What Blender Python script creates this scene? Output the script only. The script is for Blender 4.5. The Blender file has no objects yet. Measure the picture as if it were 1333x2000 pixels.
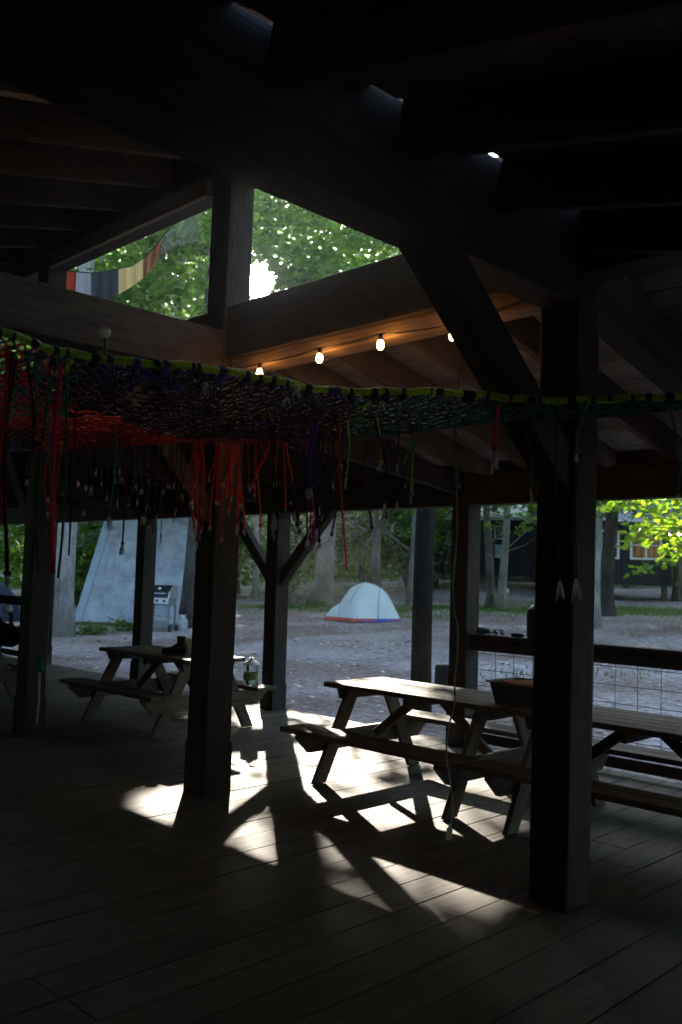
import bpy, bmesh, math, random
import numpy as np
from mathutils import Vector, Matrix
random.seed(7); rng = np.random.default_rng(11)
SC = bpy.context.scene; COL = SC.collection
rad = math.radians

# ------------------------------------------------------------------ camera
FPX, HOR, ROLL, EYE = 1760.0, 122.0, rad(1.7), 1.6
PITCH = math.atan(HOR / FPX)
FW = np.array([0, math.cos(PITCH), math.sin(PITCH)])
R0 = np.array([1.0, 0, 0]); U0 = np.cross(R0, FW)
RT = math.cos(ROLL) * R0 + math.sin(ROLL) * U0
UP = -math.sin(ROLL) * R0 + math.cos(ROLL) * U0
EYEP = np.array([0, 0, EYE])
cam = bpy.data.cameras.new('camera'); co = bpy.data.objects.new('camera', cam); COL.objects.link(co)
cam.sensor_fit = 'VERTICAL'; cam.sensor_height = 36; cam.lens = FPX / 2000 * 36
cam.dof.use_dof = True; cam.dof.focus_distance = 6.3; cam.dof.aperture_fstop = 3.0; cam.clip_start = 0.05; cam.clip_end = 2000
co.matrix_world = Matrix(((RT[0], UP[0], -FW[0], 0), (RT[1], UP[1], -FW[1], 0), (RT[2], UP[2], -FW[2], EYE), (0, 0, 0, 1)))
SC.camera = co

def ray(x, y):
    d = (x - 666.5) * RT - (y - 1000) * UP + FPX * FW
    return d / np.linalg.norm(d)
def atz(x, y, z=0.0):
    d = ray(x, y); return EYEP + d * ((z - EYE) / d[2])
def aty(x, y, Y):
    d = ray(x, y); return EYEP + d * (Y / d[1])
def atpl(x, y, p, n):
    d = ray(x, y); n = np.array(n, float); return EYEP + d * (np.dot(np.array(p) - EYEP, n) / np.dot(d, n))
UD = np.array([1, 1, 0]) / 2 ** .5; VD = np.array([-1, 1, 0]) / 2 ** .5
def atu(x, y, u): return atpl(x, y, UD * u, UD)
def atv(x, y, v): return atpl(x, y, VD * v, VD)
def uv(u, v, z=0.0): return np.array([(u - v) / 2 ** .5, (u + v) / 2 ** .5, z])

# ------------------------------------------------------------------ sun, sky, exposure
DISC = ray(508, 548)
sun_el = rad(21.2); sun_az = math.atan2(DISC[0], DISC[1])
SUN = np.array([math.sin(sun_az) * math.cos(sun_el), math.cos(sun_az) * math.cos(sun_el), math.sin(sun_el)])
W = bpy.data.worlds.new('World'); SC.world = W; W.use_nodes = True
nt = W.node_tree; nt.nodes.clear()
sky = nt.nodes.new('ShaderNodeTexSky'); sky.sky_type = 'NISHITA'; sky.sun_disc = False
sky.sun_elevation = sun_el; sky.sun_rotation = sun_az; sky.air_density = 1.0; sky.dust_density = 1.5
bg = nt.nodes.new('ShaderNodeBackground'); bg.inputs['Strength'].default_value = 0.12
wo = nt.nodes.new('ShaderNodeOutputWorld'); nt.links.new(sky.outputs[0], bg.inputs[0]); nt.links.new(bg.outputs[0], wo.inputs[0])
sl = bpy.data.lights.new('sun_lamp', 'SUN'); sl.energy = 3.7; sl.angle = rad(0.5); sl.color = (1, .9, .75)
so = bpy.data.objects.new('sun_lamp', sl); COL.objects.link(so)
so.rotation_euler = Vector(SUN).to_track_quat('Z', 'Y').to_euler()
SC.view_settings.view_transform = 'Standard'; SC.view_settings.look = 'None'
SC.view_settings.exposure = 3.0; SC.view_settings.gamma = 1.0
SC.cycles.max_bounces = 6; SC.cycles.diffuse_bounces = 4; SC.cycles.transparent_max_bounces = 16; SC.cycles.volume_bounces = 0
SC.cycles.sample_clamp_indirect = 4.0

# ------------------------------------------------------------------ materials
def newmat(name):
    m = bpy.data.materials.new(name); m.use_nodes = True
    return m, m.node_tree, m.node_tree.nodes['Principled BSDF']
def N(t, kind, **k):
    n = t.nodes.new(kind)
    for a, b in k.items():
        if a in n.inputs: n.inputs[a].default_value = b
        else: setattr(n, a, b)
    return n
def ramp(t, fac, stops):
    r = t.nodes.new('ShaderNodeValToRGB'); e = r.color_ramp.elements
    while len(e) < len(stops): e.new(.5)
    for i, (p, c) in enumerate(stops): e[i].position = p; e[i].color = (*c, 1)
    t.links.new(fac, r.inputs[0]); return r
def plain(name, c, rough=.7, spec=.3, metal=0, noise=0, scale=20, emit=0, trans=0):
    m, t, b = newmat(name)
    b.inputs['Base Color'].default_value = (*c, 1); b.inputs['Roughness'].default_value = rough
    b.inputs['Specular IOR Level'].default_value = spec; b.inputs['Metallic'].default_value = metal
    if noise:
        tc = N(t, 'ShaderNodeTexCoord'); n = N(t, 'ShaderNodeTexNoise', Scale=scale, Detail=5.0)
        t.links.new(tc.outputs['Object'], n.inputs['Vector'])
        r = ramp(t, n.outputs['Fac'], [(.3, tuple(x * (1 - noise) for x in c)), (.7, tuple(min(1, x * (1 + noise)) for x in c))])
        t.links.new(r.outputs[0], b.inputs['Base Color'])
        bp = N(t, 'ShaderNodeBump', Strength=.3, Distance=.01); t.links.new(n.outputs['Fac'], bp.inputs['Height']); t.links.new(bp.outputs[0], b.inputs['Normal'])
    if emit:
        b.inputs['Emission Color'].default_value = (*c, 1); b.inputs['Emission Strength'].default_value = emit
    return m
def wood(name, dark, light, rough=.75, spec=.25, bump=.5, tint=.35):
    # grain runs along the UV's U axis (metres along the board); 'tint' is a per-board number
    m, t, b = newmat(name); L = t.links.new
    tc = N(t, 'ShaderNodeTexCoord'); mp = N(t, 'ShaderNodeMapping'); mp.inputs['Scale'].default_value = (1.6, 16, 1)
    L(tc.outputs['UV'], mp.inputs['Vector'])
    n1 = N(t, 'ShaderNodeTexNoise', Scale=2.0, Detail=8.0, Roughness=.65, Distortion=.6); L(mp.outputs[0], n1.inputs['Vector'])
    mp2 = N(t, 'ShaderNodeMapping'); mp2.inputs['Scale'].default_value = (1.0, 5, 1); L(tc.outputs['UV'], mp2.inputs['Vector'])
    n2 = N(t, 'ShaderNodeTexNoise', Scale=1.3, Detail=4.0, Distortion=1.5); L(mp2.outputs[0], n2.inputs['Vector'])
    wv = N(t, 'ShaderNodeTexWave', wave_type='RINGS', Scale=3.0, Distortion=6.0, Detail=3.0); L(mp2.outputs[0], wv.inputs['Vector'])
    a = N(t, 'ShaderNodeMath', operation='MULTIPLY'); L(n1.outputs['Fac'], a.inputs[0]); a.inputs[1].default_value = .62
    a2 = N(t, 'ShaderNodeMath', operation='MULTIPLY_ADD'); L(n2.outputs['Fac'], a2.inputs[0]); a2.inputs[1].default_value = .3; L(a.outputs[0], a2.inputs[2])
    a3 = N(t, 'ShaderNodeMath', operation='MULTIPLY_ADD'); L(wv.outputs['Fac'], a3.inputs[0]); a3.inputs[1].default_value = .12; L(a2.outputs[0], a3.inputs[2])
    r = ramp(t, a3.outputs[0], [(.36, dark), (.5, tuple((x + y) / 2 for x, y in zip(dark, light))), (.68, light)])
    at = N(t, 'ShaderNodeAttribute', attribute_name='tint')
    mr = N(t, 'ShaderNodeMapRange'); mr.inputs[3].default_value = 1 - tint; mr.inputs[4].default_value = 1 + tint; L(at.outputs['Fac'], mr.inputs[0])
    mx = N(t, 'ShaderNodeMix', data_type='RGBA', blend_type='MULTIPLY'); mx.inputs[0].default_value = 1
    L(r.outputs[0], mx.inputs[6]); L(mr.outputs[0], mx.inputs[7]); L(mx.outputs[2], b.inputs['Base Color'])
    b.inputs['Roughness'].default_value = rough; b.inputs['Specular IOR Level'].default_value = spec
    bp = N(t, 'ShaderNodeBump', Strength=bump, Distance=.004); L(a3.outputs[0], bp.inputs['Height']); L(bp.outputs[0], b.inputs['Normal'])
    return m
def leafmat(name, c1, c2, c3, trans=.45):
    m, t, b = newmat(name); L = t.links.new
    at = N(t, 'ShaderNodeAttribute', attribute_name='tint')
    tc = N(t, 'ShaderNodeTexCoord'); n = N(t, 'ShaderNodeTexNoise', Scale=.5, Detail=2.0); L(tc.outputs['Object'], n.inputs['Vector'])
    a = N(t, 'ShaderNodeMath', operation='MULTIPLY_ADD'); L(n.outputs['Fac'], a.inputs[0]); a.inputs[1].default_value = .9
    s = N(t, 'ShaderNodeMath', operation='MULTIPLY_ADD'); L(at.outputs['Fac'], s.inputs[0]); s.inputs[1].default_value = .5; s.inputs[2].default_value = -.2
    L(s.outputs[0], a.inputs[2])
    r = ramp(t, a.outputs[0], [(.15, c1), (.5, c2), (.85, c3)])
    L(r.outputs[0], b.inputs['Base Color']); b.inputs['Roughness'].default_value = .5; b.inputs['Specular IOR Level'].default_value = .35
    tl = N(t, 'ShaderNodeBsdfTranslucent'); L(r.outputs[0], tl.inputs[0])
    mul = N(t, 'ShaderNodeMix', data_type='RGBA', blend_type='MULTIPLY'); mul.inputs[0].default_value = 1; mul.inputs[7].default_value = (1.7, 1.6, .6, 1); L(r.outputs[0], mul.inputs[6]); L(mul.outputs[2], tl.inputs[0])
    mx = N(t, 'ShaderNodeMixShader'); mx.inputs[0].default_value = trans; L(b.outputs[0], mx.inputs[1]); L(tl.outputs[0], mx.inputs[2])
    L(mx.outputs[0], t.nodes['Material Output'].inputs['Surface'])
    return m
def barkmat(name, c1, c2, scale=6):
    m, t, b = newmat(name); L = t.links.new
    tc = N(t, 'ShaderNodeTexCoord'); mp = N(t, 'ShaderNodeMapping'); mp.inputs['Scale'].default_value = (scale * 3, scale * 3, scale * .5); L(tc.outputs['Object'], mp.inputs['Vector'])
    n = N(t, 'ShaderNodeTexNoise', Scale=1.5, Detail=8.0, Roughness=.7, Distortion=.8); L(mp.outputs[0], n.inputs['Vector'])
    n2 = N(t, 'ShaderNodeTexNoise', Scale=1.1, Detail=3.0); L(tc.outputs['Object'], n2.inputs['Vector'])
    a = N(t, 'ShaderNodeMath', operation='MULTIPLY_ADD'); L(n2.outputs['Fac'], a.inputs[0]); a.inputs[1].default_value = .5
    a0 = N(t, 'ShaderNodeMath', operation='MULTIPLY'); L(n.outputs['Fac'], a0.inputs[0]); a0.inputs[1].default_value = .75; L(a0.outputs[0], a.inputs[2])
    r = ramp(t, a.outputs[0], [(.48, c1), (.72, c2)]); L(r.outputs[0], b.inputs['Base Color'])
    b.inputs['Roughness'].default_value = .9; b.inputs['Specular IOR Level'].default_value = .1
    bp = N(t, 'ShaderNodeBump', Strength=1.0, Distance=.06); L(n.outputs['Fac'], bp.inputs['Height']); L(bp.outputs[0], b.inputs['Normal'])
    return m
def ropemat(name, c, rough=.6, emit=0):
    m, t, b = newmat(name); L = t.links.new
    tc = N(t, 'ShaderNodeTexCoord'); n = N(t, 'ShaderNodeTexNoise', Scale=90.0, Detail=3.0); L(tc.outputs['Object'], n.inputs['Vector'])
    r = ramp(t, n.outputs['Fac'], [(.35, tuple(x * .55 for x in c)), (.65, tuple(min(1, x * 1.25) for x in c))]); L(r.outputs[0], b.inputs['Base Color'])
    b.inputs['Roughness'].default_value = rough
    b.inputs['Sheen Weight'].default_value = .4
    tl = N(t, 'ShaderNodeBsdfTranslucent'); L(r.outputs[0], tl.inputs[0])
    mx = N(t, 'ShaderNodeMixShader'); mx.inputs[0].default_value = .5; L(b.outputs[0], mx.inputs[1]); L(tl.outputs[0], mx.inputs[2])
    L(mx.outputs[0], t.nodes['Material Output'].inputs['Surface'])
    return m

M = dict(
    timber=wood('timber', (.018, .0155, .0135), (.062, .052, .045), spec=.12, tint=.2),
    timber2=wood('timber_pale', (.07, .05, .036), (.2, .15, .11), tint=.25),
    plank=wood('roof_plank', (.17, .15, .13), (.42, .38, .34), tint=.3),
    deck=wood('deck_board', (.024, .0195, .015), (.108, .086, .064), rough=.7, spec=.2, bump=.7, tint=.22),
    table=wood('table_wood', (.03, .023, .018), (.14, .108, .08), rough=.65, spec=.3, tint=.25),
    bark=barkmat('bark', (.05, .043, .038), (.25, .23, .2)),
    bark_mid=barkmat('bark_mid', (.02, .017, .015), (.12, .11, .1)), bark_dark=barkmat('bark_dark', (.008, .007, .006), (.04, .035, .03)),
    bark_pale=barkmat('bark_pale', (.14, .135, .13), (.4, .39, .37)),
    leaf=leafmat('leaf', (.035, .095, .014), (.09, .2, .028), (.16, .31, .04), .55),
    leaf_dark=leafmat('leaf_dark', (.035, .1, .025), (.1, .21, .045), (.18, .32, .06), .6),
    leaf_lime=leafmat('leaf_lime', (.07, .16, .02), (.14, .26, .03), (.3, .36, .04), .6),
    metal=plain('dull_metal', (.35, .37, .38), .4, .5, .8, .15, 12),
    black=plain('black_plastic', (.015, .015, .017), .4, .4, 0, .2, 30),
    blackcloth=plain('black_cloth', (.012, .012, .014), .9, .1, 0, .4, 40),
    white=plain('white_paint', (.72, .76, .78), .5, .3, 0, .05, 8),
    sidingdark=wood('dark_siding', (.012, .012, .016), (.035, .036, .045), tint=.3),
    roofmetal=plain('roof_metal', (.55, .6, .62), .5, .4, .2, .08, 2),
    canvas=None, wire=plain('wire', (.08, .08, .08), .5, .5, .7),
    lime=ropemat('lime_rope', (.55, .9, .03)), navy=ropemat('navy_cord', (.03, .025, .12)), purple=ropemat('purple_cord', (.16, .05, .5)),
    maroon=ropemat('maroon_cord', (.15, .01, .015)), red=ropemat('red_cord', (.85, .05, .02)), orange=ropemat('orange_cord', (.95, .12, .02)),
    teal=ropemat('teal_cord', (.03, .36, .34)), green=ropemat('green_cord', (.03, .26, .1)), pink=ropemat('pink_cord', (.95, .04, .2)),
    grey=ropemat('grey_cord', (.16, .15, .18)), fray=ropemat('frayed_white', (.9, .88, .84)), brown=ropemat('brown_cord', (.2, .09, .04)),
    cable=plain('cable', (.3, .28, .24), .6), cord_dark=plain('dark_cable', (.02, .02, .02), .5),
    grass=leafmat('grass_blade', (.05, .1, .02), (.09, .17, .035), (.17, .25, .06), .4),
)

# ground: pebbly grey-brown forest floor with a band of thin grass, by position
def groundmat():
    m, t, b = newmat('forest_floor'); L = t.links.new
    g = N(t, 'ShaderNodeNewGeometry')
    n1 = N(t, 'ShaderNodeTexNoise', Scale=9.0, Detail=8.0, Roughness=.75); L(g.outputs['Position'], n1.inputs['Vector'])
    n2 = N(t, 'ShaderNodeTexNoise', Scale=.35, Detail=4.0); L(g.outputs['Position'], n2.inputs['Vector'])
    r1 = ramp(t, n1.outputs['Fac'], [(.33, (.11, .088, .08)), (.5, (.3, .25, .235)), (.62, (.47, .4, .375)), (.75, (.65, .59, .56))])
    r2 = ramp(t, n2.outputs['Fac'], [(.4, (.72, .62, .56)), (.6, (1.15, 1.15, 1.2))])
    mx = N(t, 'ShaderNodeMix', data_type='RGBA', blend_type='MULTIPLY'); mx.inputs[0].default_value = 1; L(r1.outputs[0], mx.inputs[6]); L(r2.outputs[0], mx.inputs[7])
    v = N(t, 'ShaderNodeTexVoronoi', Scale=14.0); L(g.outputs['Position'], v.inputs['Vector'])
    rv = ramp(t, v.outputs['Color'], [(.86, (0, 0, 0)), (.9, (1, 1, 1))])
    mx3 = N(t, 'ShaderNodeMix', data_type='RGBA'); L(rv.outputs[0], mx3.inputs[0]); L(mx.outputs[2], mx3.inputs[6]); mx3.inputs[7].default_value = (.36, .32, .3, 1)
    # grass mask from the 'grass' vertex attribute broken by noise
    at = N(t, 'ShaderNodeAttribute', attribute_name='grass')
    n3 = N(t, 'ShaderNodeTexNoise', Scale=1.2, Detail=6.0, Roughness=.7); L(g.outputs['Position'], n3.inputs['Vector'])
    ad = N(t, 'ShaderNodeMath', operation='MULTIPLY_ADD'); L(n3.outputs['Fac'], ad.inputs[0]); ad.inputs[1].default_value = 1.2; L(at.outputs['Fac'], ad.inputs[2])
    rm = ramp(t, ad.outputs[0], [(.95, (0, 0, 0)), (1.0, (1, 1, 1))])
    rm.color_ramp.elements[0].position = .88
    sub = N(t, 'ShaderNodeMath', operation='SUBTRACT'); L(ad.outputs[0], sub.inputs[0]); sub.inputs[1].default_value = .3; L(sub.outputs[0], rm.inputs[0])
    rg = ramp(t, n1.outputs['Fac'], [(.35, (.035, .055, .015)), (.65, (.12, .2, .05))])
    mx2 = N(t, 'ShaderNodeMix', data_type='RGBA'); L(rm.outputs[0], mx2.inputs[0]); L(mx3.outputs[2], mx2.inputs[6]); L(rg.outputs[0], mx2.inputs[7])
    L(mx2.outputs[2], b.inputs['Base Color']); b.inputs['Roughness'].default_value = .9; b.inputs['Specular IOR Level'].default_value = .15
    bp = N(t, 'ShaderNodeBump', Strength=1.0, Distance=.04); L(n1.outputs['Fac'], bp.inputs['Height']); L(bp.outputs[0], b.inputs['Normal'])
    return m
M['ground'] = groundmat()
def canvasmat():
    m, t, b = newmat('weathered_panel'); L = t.links.new
    tc = N(t, 'ShaderNodeTexCoord'); n = N(t, 'ShaderNodeTexNoise', Scale=1.9, Detail=12.0, Roughness=.78); L(tc.outputs['Object'], n.inputs['Vector'])
    r = ramp(t, n.outputs['Fac'], [(.33, (.18, .205, .24)), (.5, (.35, .39, .45)), (.68, (.5, .55, .6))]); L(r.outputs[0], b.inputs['Base Color'])
    b.inputs['Roughness'].default_value = .8
    return m
M['canvas'] = canvasmat()
def sheer(name, c, a):
    m, t, b = newmat(name); L = t.links.new
    tr = N(t, 'ShaderNodeBsdfTransparent'); mx = N(t, 'ShaderNodeMixShader'); mx.inputs[0].default_value = a
    tl = N(t, 'ShaderNodeBsdfTranslucent'); tl.inputs[0].default_value = (*c, 1); b.inputs['Base Color'].default_value = (*c, 1)
    m2 = N(t, 'ShaderNodeMixShader'); m2.inputs[0].default_value = .6; L(b.outputs[0], m2.inputs[1]); L(tl.outputs[0], m2.inputs[2])
    L(tr.outputs[0], mx.inputs[1]); L(m2.outputs[0], mx.inputs[2]); L(mx.outputs[0], t.nodes['Material Output'].inputs['Surface'])
    return m
def glassy(name, c, rough=.08):
    m, t, b = newmat(name); b.inputs['Base Color'].default_value = (*c, 1); b.inputs['Roughness'].default_value = rough
    b.inputs['Transmission Weight'].default_value = 1; b.inputs['IOR'].default_value = 1.3; return m

# ------------------------------------------------------------------ mesh builder
class MB:
    def __init__(s): s.closed = True; s.v = []; s.f = []; s.uv = []; s.mi = []; s.t = []; s.sm = []
    def quadbox(s, P, L=None, mi=0, tint=None):
        # P: 8 corners, 0-3 one end ring, 4-7 other end ring; U runs from ring to ring
        b = len(s.v); s.v += [tuple(p) for p in P]
        L = L or float(np.linalg.norm(np.array(P[4]) - np.array(P[0])))
        w = float(np.linalg.norm(np.array(P[1]) - np.array(P[0]))); h = float(np.linalg.norm(np.array(P[2]) - np.array(P[1])))
        ou, ov = random.random() * 40, random.random() * 40
        tt = random.random() if tint is None else tint
        o = ov
        for i in range(4):
            j = (i + 1) % 4; ww = w if i % 2 == 0 else h
            s.f.append((b + i, b + j, b + 4 + j, b + 4 + i)); s.uv.append([(ou, o), (ou, o + ww), (ou + L, o + ww), (ou + L, o)]); o += ww
            s.mi.append(mi); s.t.append(tt); s.sm.append(False)
        for q in ((3, 2, 1, 0), (4, 5, 6, 7)):
            s.f.append(tuple(b + k for k in q)); s.uv.append([(ou, ov), (ou + h * .2, ov), (ou + h * .2, ov + w), (ou, ov + w)]); s.mi.append(mi); s.t.append(tt * .7); s.sm.append(False)
    def beam(s, a, b, w, h, up=(0, 0, 1), mi=0, tint=None, ch=0):
        # box from a to b (axis on the centre), w sideways, h along 'up'
        a = np.array(a, float); b = np.array(b, float); d = b - a; L = np.linalg.norm(d); d /= L
        up = np.array(up, float); sd = np.cross(d, up); sd /= np.linalg.norm(sd); u2 = np.cross(sd, d)
        off = [(-w / 2, -h / 2), (w / 2, -h / 2), (w / 2, h / 2), (-w / 2, h / 2)]
        s.quadbox([a + sd * x + u2 * y for x, y in off] + [b + sd * x + u2 * y for x, y in off], L, mi, tint)
    def box(s, c, sz, mi=0, ax=0, tint=None):
        c = np.array(c, float); e = np.zeros(3); e[ax] = sz[ax] / 2
        if ax == 0: s.beam(c - e, c + e, sz[1], sz[2], (0, 0, 1), mi, tint)
        elif ax == 1: s.beam(c - e, c + e, sz[0], sz[2], (0, 0, 1), mi, tint)
        else: s.beam(c - e, c + e, sz[0], sz[1], (0, 1, 0), mi, tint)
    def face(s, P, mi=0, uvs=None, tint=None, smooth=False):
        b = len(s.v); s.v += [tuple(p) for p in P]; s.f.append(tuple(range(b, b + len(P))))
        s.uv.append(uvs or [(float(p[0]) + float(p[1]), float(p[2])) for p in P]); s.mi.append(mi); s.t.append(random.random() if tint is None else tint); s.sm.append(smooth)
    def prism(s, poly, vec, mi=0, tint=None):
        A = [np.array(p, float) for p in poly]; B = [p + np.array(vec, float) for p in A]; t = random.random() if tint is None else tint
        s.face(A[::-1], mi, None, t); s.face(B, mi, None, t)
        for i in range(len(A)):
            j = (i + 1) % len(A); s.face([A[i], A[j], B[j], B[i]], mi, None, t)
    def tube(s, pts, r, n=6, mi=0, cap=True, smooth=True):
        pts = [np.array(p, float) for p in pts]; rs = r if hasattr(r, '__len__') else [r] * len(pts)
        b0 = len(s.v); ref = np.array([0, 0, 1.0]); L = 0; tt = random.random(); prev = None
        for i, p in enumerate(pts):
            d = pts[min(i + 1, len(pts) - 1)] - pts[max(i - 1, 0)]; d /= (np.linalg.norm(d) + 1e-9)
            if prev is None:
                rr = ref if abs(d[2]) < .9 else np.array([1.0, 0, 0]); a = np.cross(d, rr)
            else: a = prev - d * np.dot(prev, d)
            a /= (np.linalg.norm(a) + 1e-9); prev = a; c = np.cross(d, a)
            for k in range(n):
                th = 2 * math.pi * k / n; s.v.append(tuple(p + rs[i] * (math.cos(th) * a + math.sin(th) * c)))
        for i in range(len(pts) - 1):
            l = float(np.linalg.norm(pts[i + 1] - pts[i]))
            for k in range(n):
                k2 = (k + 1) % n; A = b0 + i * n
                s.f.append((A + k, A + k2, A + n + k2, A + n + k)); s.uv.append([(L, k / n), (L, (k + 1) / n), (L + l, (k + 1) / n), (L + l, k / n)]); s.mi.append(mi); s.t.append(tt); s.sm.append(smooth)
            L += l
        if cap:
            for q in (tuple(b0 + k for k in range(n))[::-1], tuple(b0 + (len(pts) - 1) * n + k for k in range(n))):
                s.f.append(q); s.uv.append([(0, 0)] * n); s.mi.append(mi); s.t.append(tt); s.sm.append(False)
    def lathe(s, c, prof, n=16, mi=0, ax=(0, 0, 1), smooth=True):
        c = np.array(c, float); ax = np.array(ax, float); ax /= np.linalg.norm(ax)
        a = np.cross(ax, (1, 0, 0) if abs(ax[0]) < .8 else (0, 1, 0)); a /= np.linalg.norm(a); d = np.cross(ax, a); b0 = len(s.v); tt = random.random()
        for r, z in prof:
            for k in range(n):
                th = 2 * math.pi * k / n; s.v.append(tuple(c + ax * z + max(r, 1e-4) * (math.cos(th) * a + math.sin(th) * d)))
        for i in range(len(prof) - 1):
            for k in range(n):
                k2 = (k + 1) % n; A = b0 + i * n
                s.f.append((A + k, A + k2, A + n + k2, A + n + k)); s.uv.append([(0, 0)] * 4); s.mi.append(mi); s.t.append(tt); s.sm.append(smooth)
    def build(s, name, mats, parent=None, org=None):
        me = bpy.data.meshes.new(name)
        if org is None: org = getattr(parent, 'worg', None) if False else (tuple(parent['_o']) if parent is not None and '_o' in parent else (0, 0, 0))
        V = np.array(s.v, float) - np.array(org, float)
        me.from_pydata(V.tolist(), [], s.f)
        ul = me.uv_layers.new(name='UVMap'); flat = np.array([c for f in s.uv for p in f for c in p], dtype=np.float32)
        ul.data.foreach_set('uv', flat)
        me.polygons.foreach_set('material_index', s.mi); me.polygons.foreach_set('use_smooth', s.sm)
        a = me.attributes.new('tint', 'FLOAT', 'FACE'); a.data.foreach_set('value', np.array(s.t, dtype=np.float32))
        if s.closed:
            bm_ = bmesh.new(); bm_.from_mesh(me); bmesh.ops.recalc_face_normals(bm_, faces=bm_.faces); bm_.to_mesh(me); bm_.free()
        for m in (mats if isinstance(mats, (list, tuple)) else [mats]): me.materials.append(m)
        o = bpy.data.objects.new(name, me); COL.objects.link(o)
        if parent is not None: o.parent = parent; o['_o'] = list(map(float, org))
        else: o.location = org; o['_o'] = list(map(float, org))
        return o
def tag(o, label=None, cat=None, group=None, kind=None):
    if label: o['label'] = label
    if cat: o['category'] = cat
    if group: o['group'] = group
    if kind: o['kind'] = kind
    return o
def empty(name, loc=(0, 0, 0), rz=0.0, label=None, cat=None, group=None, local=False):
    o = bpy.data.objects.new(name, None); COL.objects.link(o); o.location = loc; o.rotation_euler = (0, 0, rz); o.empty_display_size = .2
    o['_o'] = [0, 0, 0] if local else list(map(float, loc))
    return tag(o, label, cat, group)
def copy_tree(o, parent=None):
    c = o.copy(); COL.objects.link(c)
    if parent is not None: c.parent = parent
    for ch in list(o.children): copy_tree(ch, c)
    return c

# ------------------------------------------------------------------ terrain
def gz(x, y):
    x = np.asarray(x, float); y = np.asarray(y, float)
    z = -.16 + .019 * np.clip(y - 10, 0, 60) + .027 * x * np.clip((y - 8) / 10, 0, 1)
    z = z + .07 * np.clip(y - 37, 0, 12) * (1 / (1 + np.exp(-(x - 2) / 4))) * np.clip(1 - (x - 9) / 6, .15, 1)
    z = z + 31.9 * np.clip((y - 84) / 28, 0, 1) ** 1.3 * (1 + .04 * np.sin(x * .11 + 1))  # added ridge behind the trees, raised to block sun from the clearing
    z = z + .05 * (np.sin(x * .9 + 1) * np.sin(y * .7) + .5 * np.sin(x * 2.3) * np.sin(y * 1.9 + 2)) * np.clip((y - 9) / 4, 0, 1)
    return z
def grid_obj():
    xs = np.concatenate([np.linspace(-160, -32, 24), np.linspace(-30, 30, 121), np.linspace(32, 160, 24)])
    ys = np.concatenate([np.linspace(-120, 6, 24), np.linspace(7, 60, 133), np.linspace(62, 220, 30)])
    X, Y = np.meshgrid(xs, ys); Z = gz(X, Y)
    U_ = (X + Y) / 2 ** .5
    Z = np.where((U_ < 7.4) & (Y < 26), -.32, Z)
    V = np.stack([X, Y, Z], -1).reshape(-1, 3); nx, ny = len(xs), len(ys)
    F = [(j * nx + i, j * nx + i + 1, (j + 1) * nx + i + 1, (j + 1) * nx + i) for j in range(ny - 1) for i in range(nx - 1)]
    me = bpy.data.meshes.new('ground'); me.from_pydata(V.tolist(), [], F); me.materials.append(M['ground'])
    me.polygons.foreach_set('use_smooth', [True] * len(F))
    x, y = V[:, 0], V[:, 1]
    def blob(cx, cy, rx, ry): return np.exp(-(((x - cx) / rx) ** 2 + ((y - cy) / ry) ** 2))
    gr = blob(7, 34, 8, 4.2) + .9 * blob(-2, 35, 5, 2.5) + .55 * blob(13, 32, 5, 2.5) + .8 * blob(-6.3, 21.5, 1.6, .8) + .45 * blob(3.6, 15, 1.6, .5) + .5 * blob(7, 15.5, 2.5, .7) + .6 * blob(-12, 28, 5, 5) + .4 * blob(2, 29, 2, .8) + .7 * blob(-1, 48, 9, 5)
    a = me.attributes.new('grass', 'FLOAT', 'POINT'); a.data.foreach_set('value', (gr * .75).astype(np.float32))
    o = bpy.data.objects.new('ground', me); COL.objects.link(o); tag(o, kind='structure')
grid_obj()

# ------------------------------------------------------------------ deck
UB = 7.08
def deck():
    b = MB(); w, g = .226, .010; v = -7.0
    while v < 19:
        u = -9.0 + random.random() * 2
        while u < UB + .14:
            L = random.choice([2.4, 3.0, 3.6, 4.2]); e = min(u + L, UB + .14 + random.random() * .012)
            if e - u > .1:
                dz = random.uniform(-.0025, .0025)
                b.beam(uv(u + .003, v + w / 2, -.019 + dz), uv(e - .003, v + w / 2, -.019 + dz), w, .038)
            u += L
        v += w + g
    o = b.build('deck', M['deck']); tag(o, kind='structure')
    b = MB()
    b.beam(uv(UB + .125, -7, -.15), uv(UB + .125, 19, -.15), .04, .215)
    v = -7
    while v < 19: b.beam(uv(-9, v, -.14), uv(UB + .1, v, -.14), .05, .19); v += 1.2
    tag(b.build('deck_frame', M['timber']), kind='structure')
    b = MB(); v = -7.0
    while v < 12:
        u = -1.8
        while u < UB:
            for o_ in (.045, .185): 
                c = uv(u + random.uniform(-.008, .008), v + o_ + random.uniform(-.006, .006), .0032); b.face([c + (.004 * math.cos(k), .004 * math.sin(k), 0) for k in np.linspace(0, 5.24, 6)])
            u += .6
        v += .236
    tag(b.build('deck_nails', M['black']), kind='structure')
deck()

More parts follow.
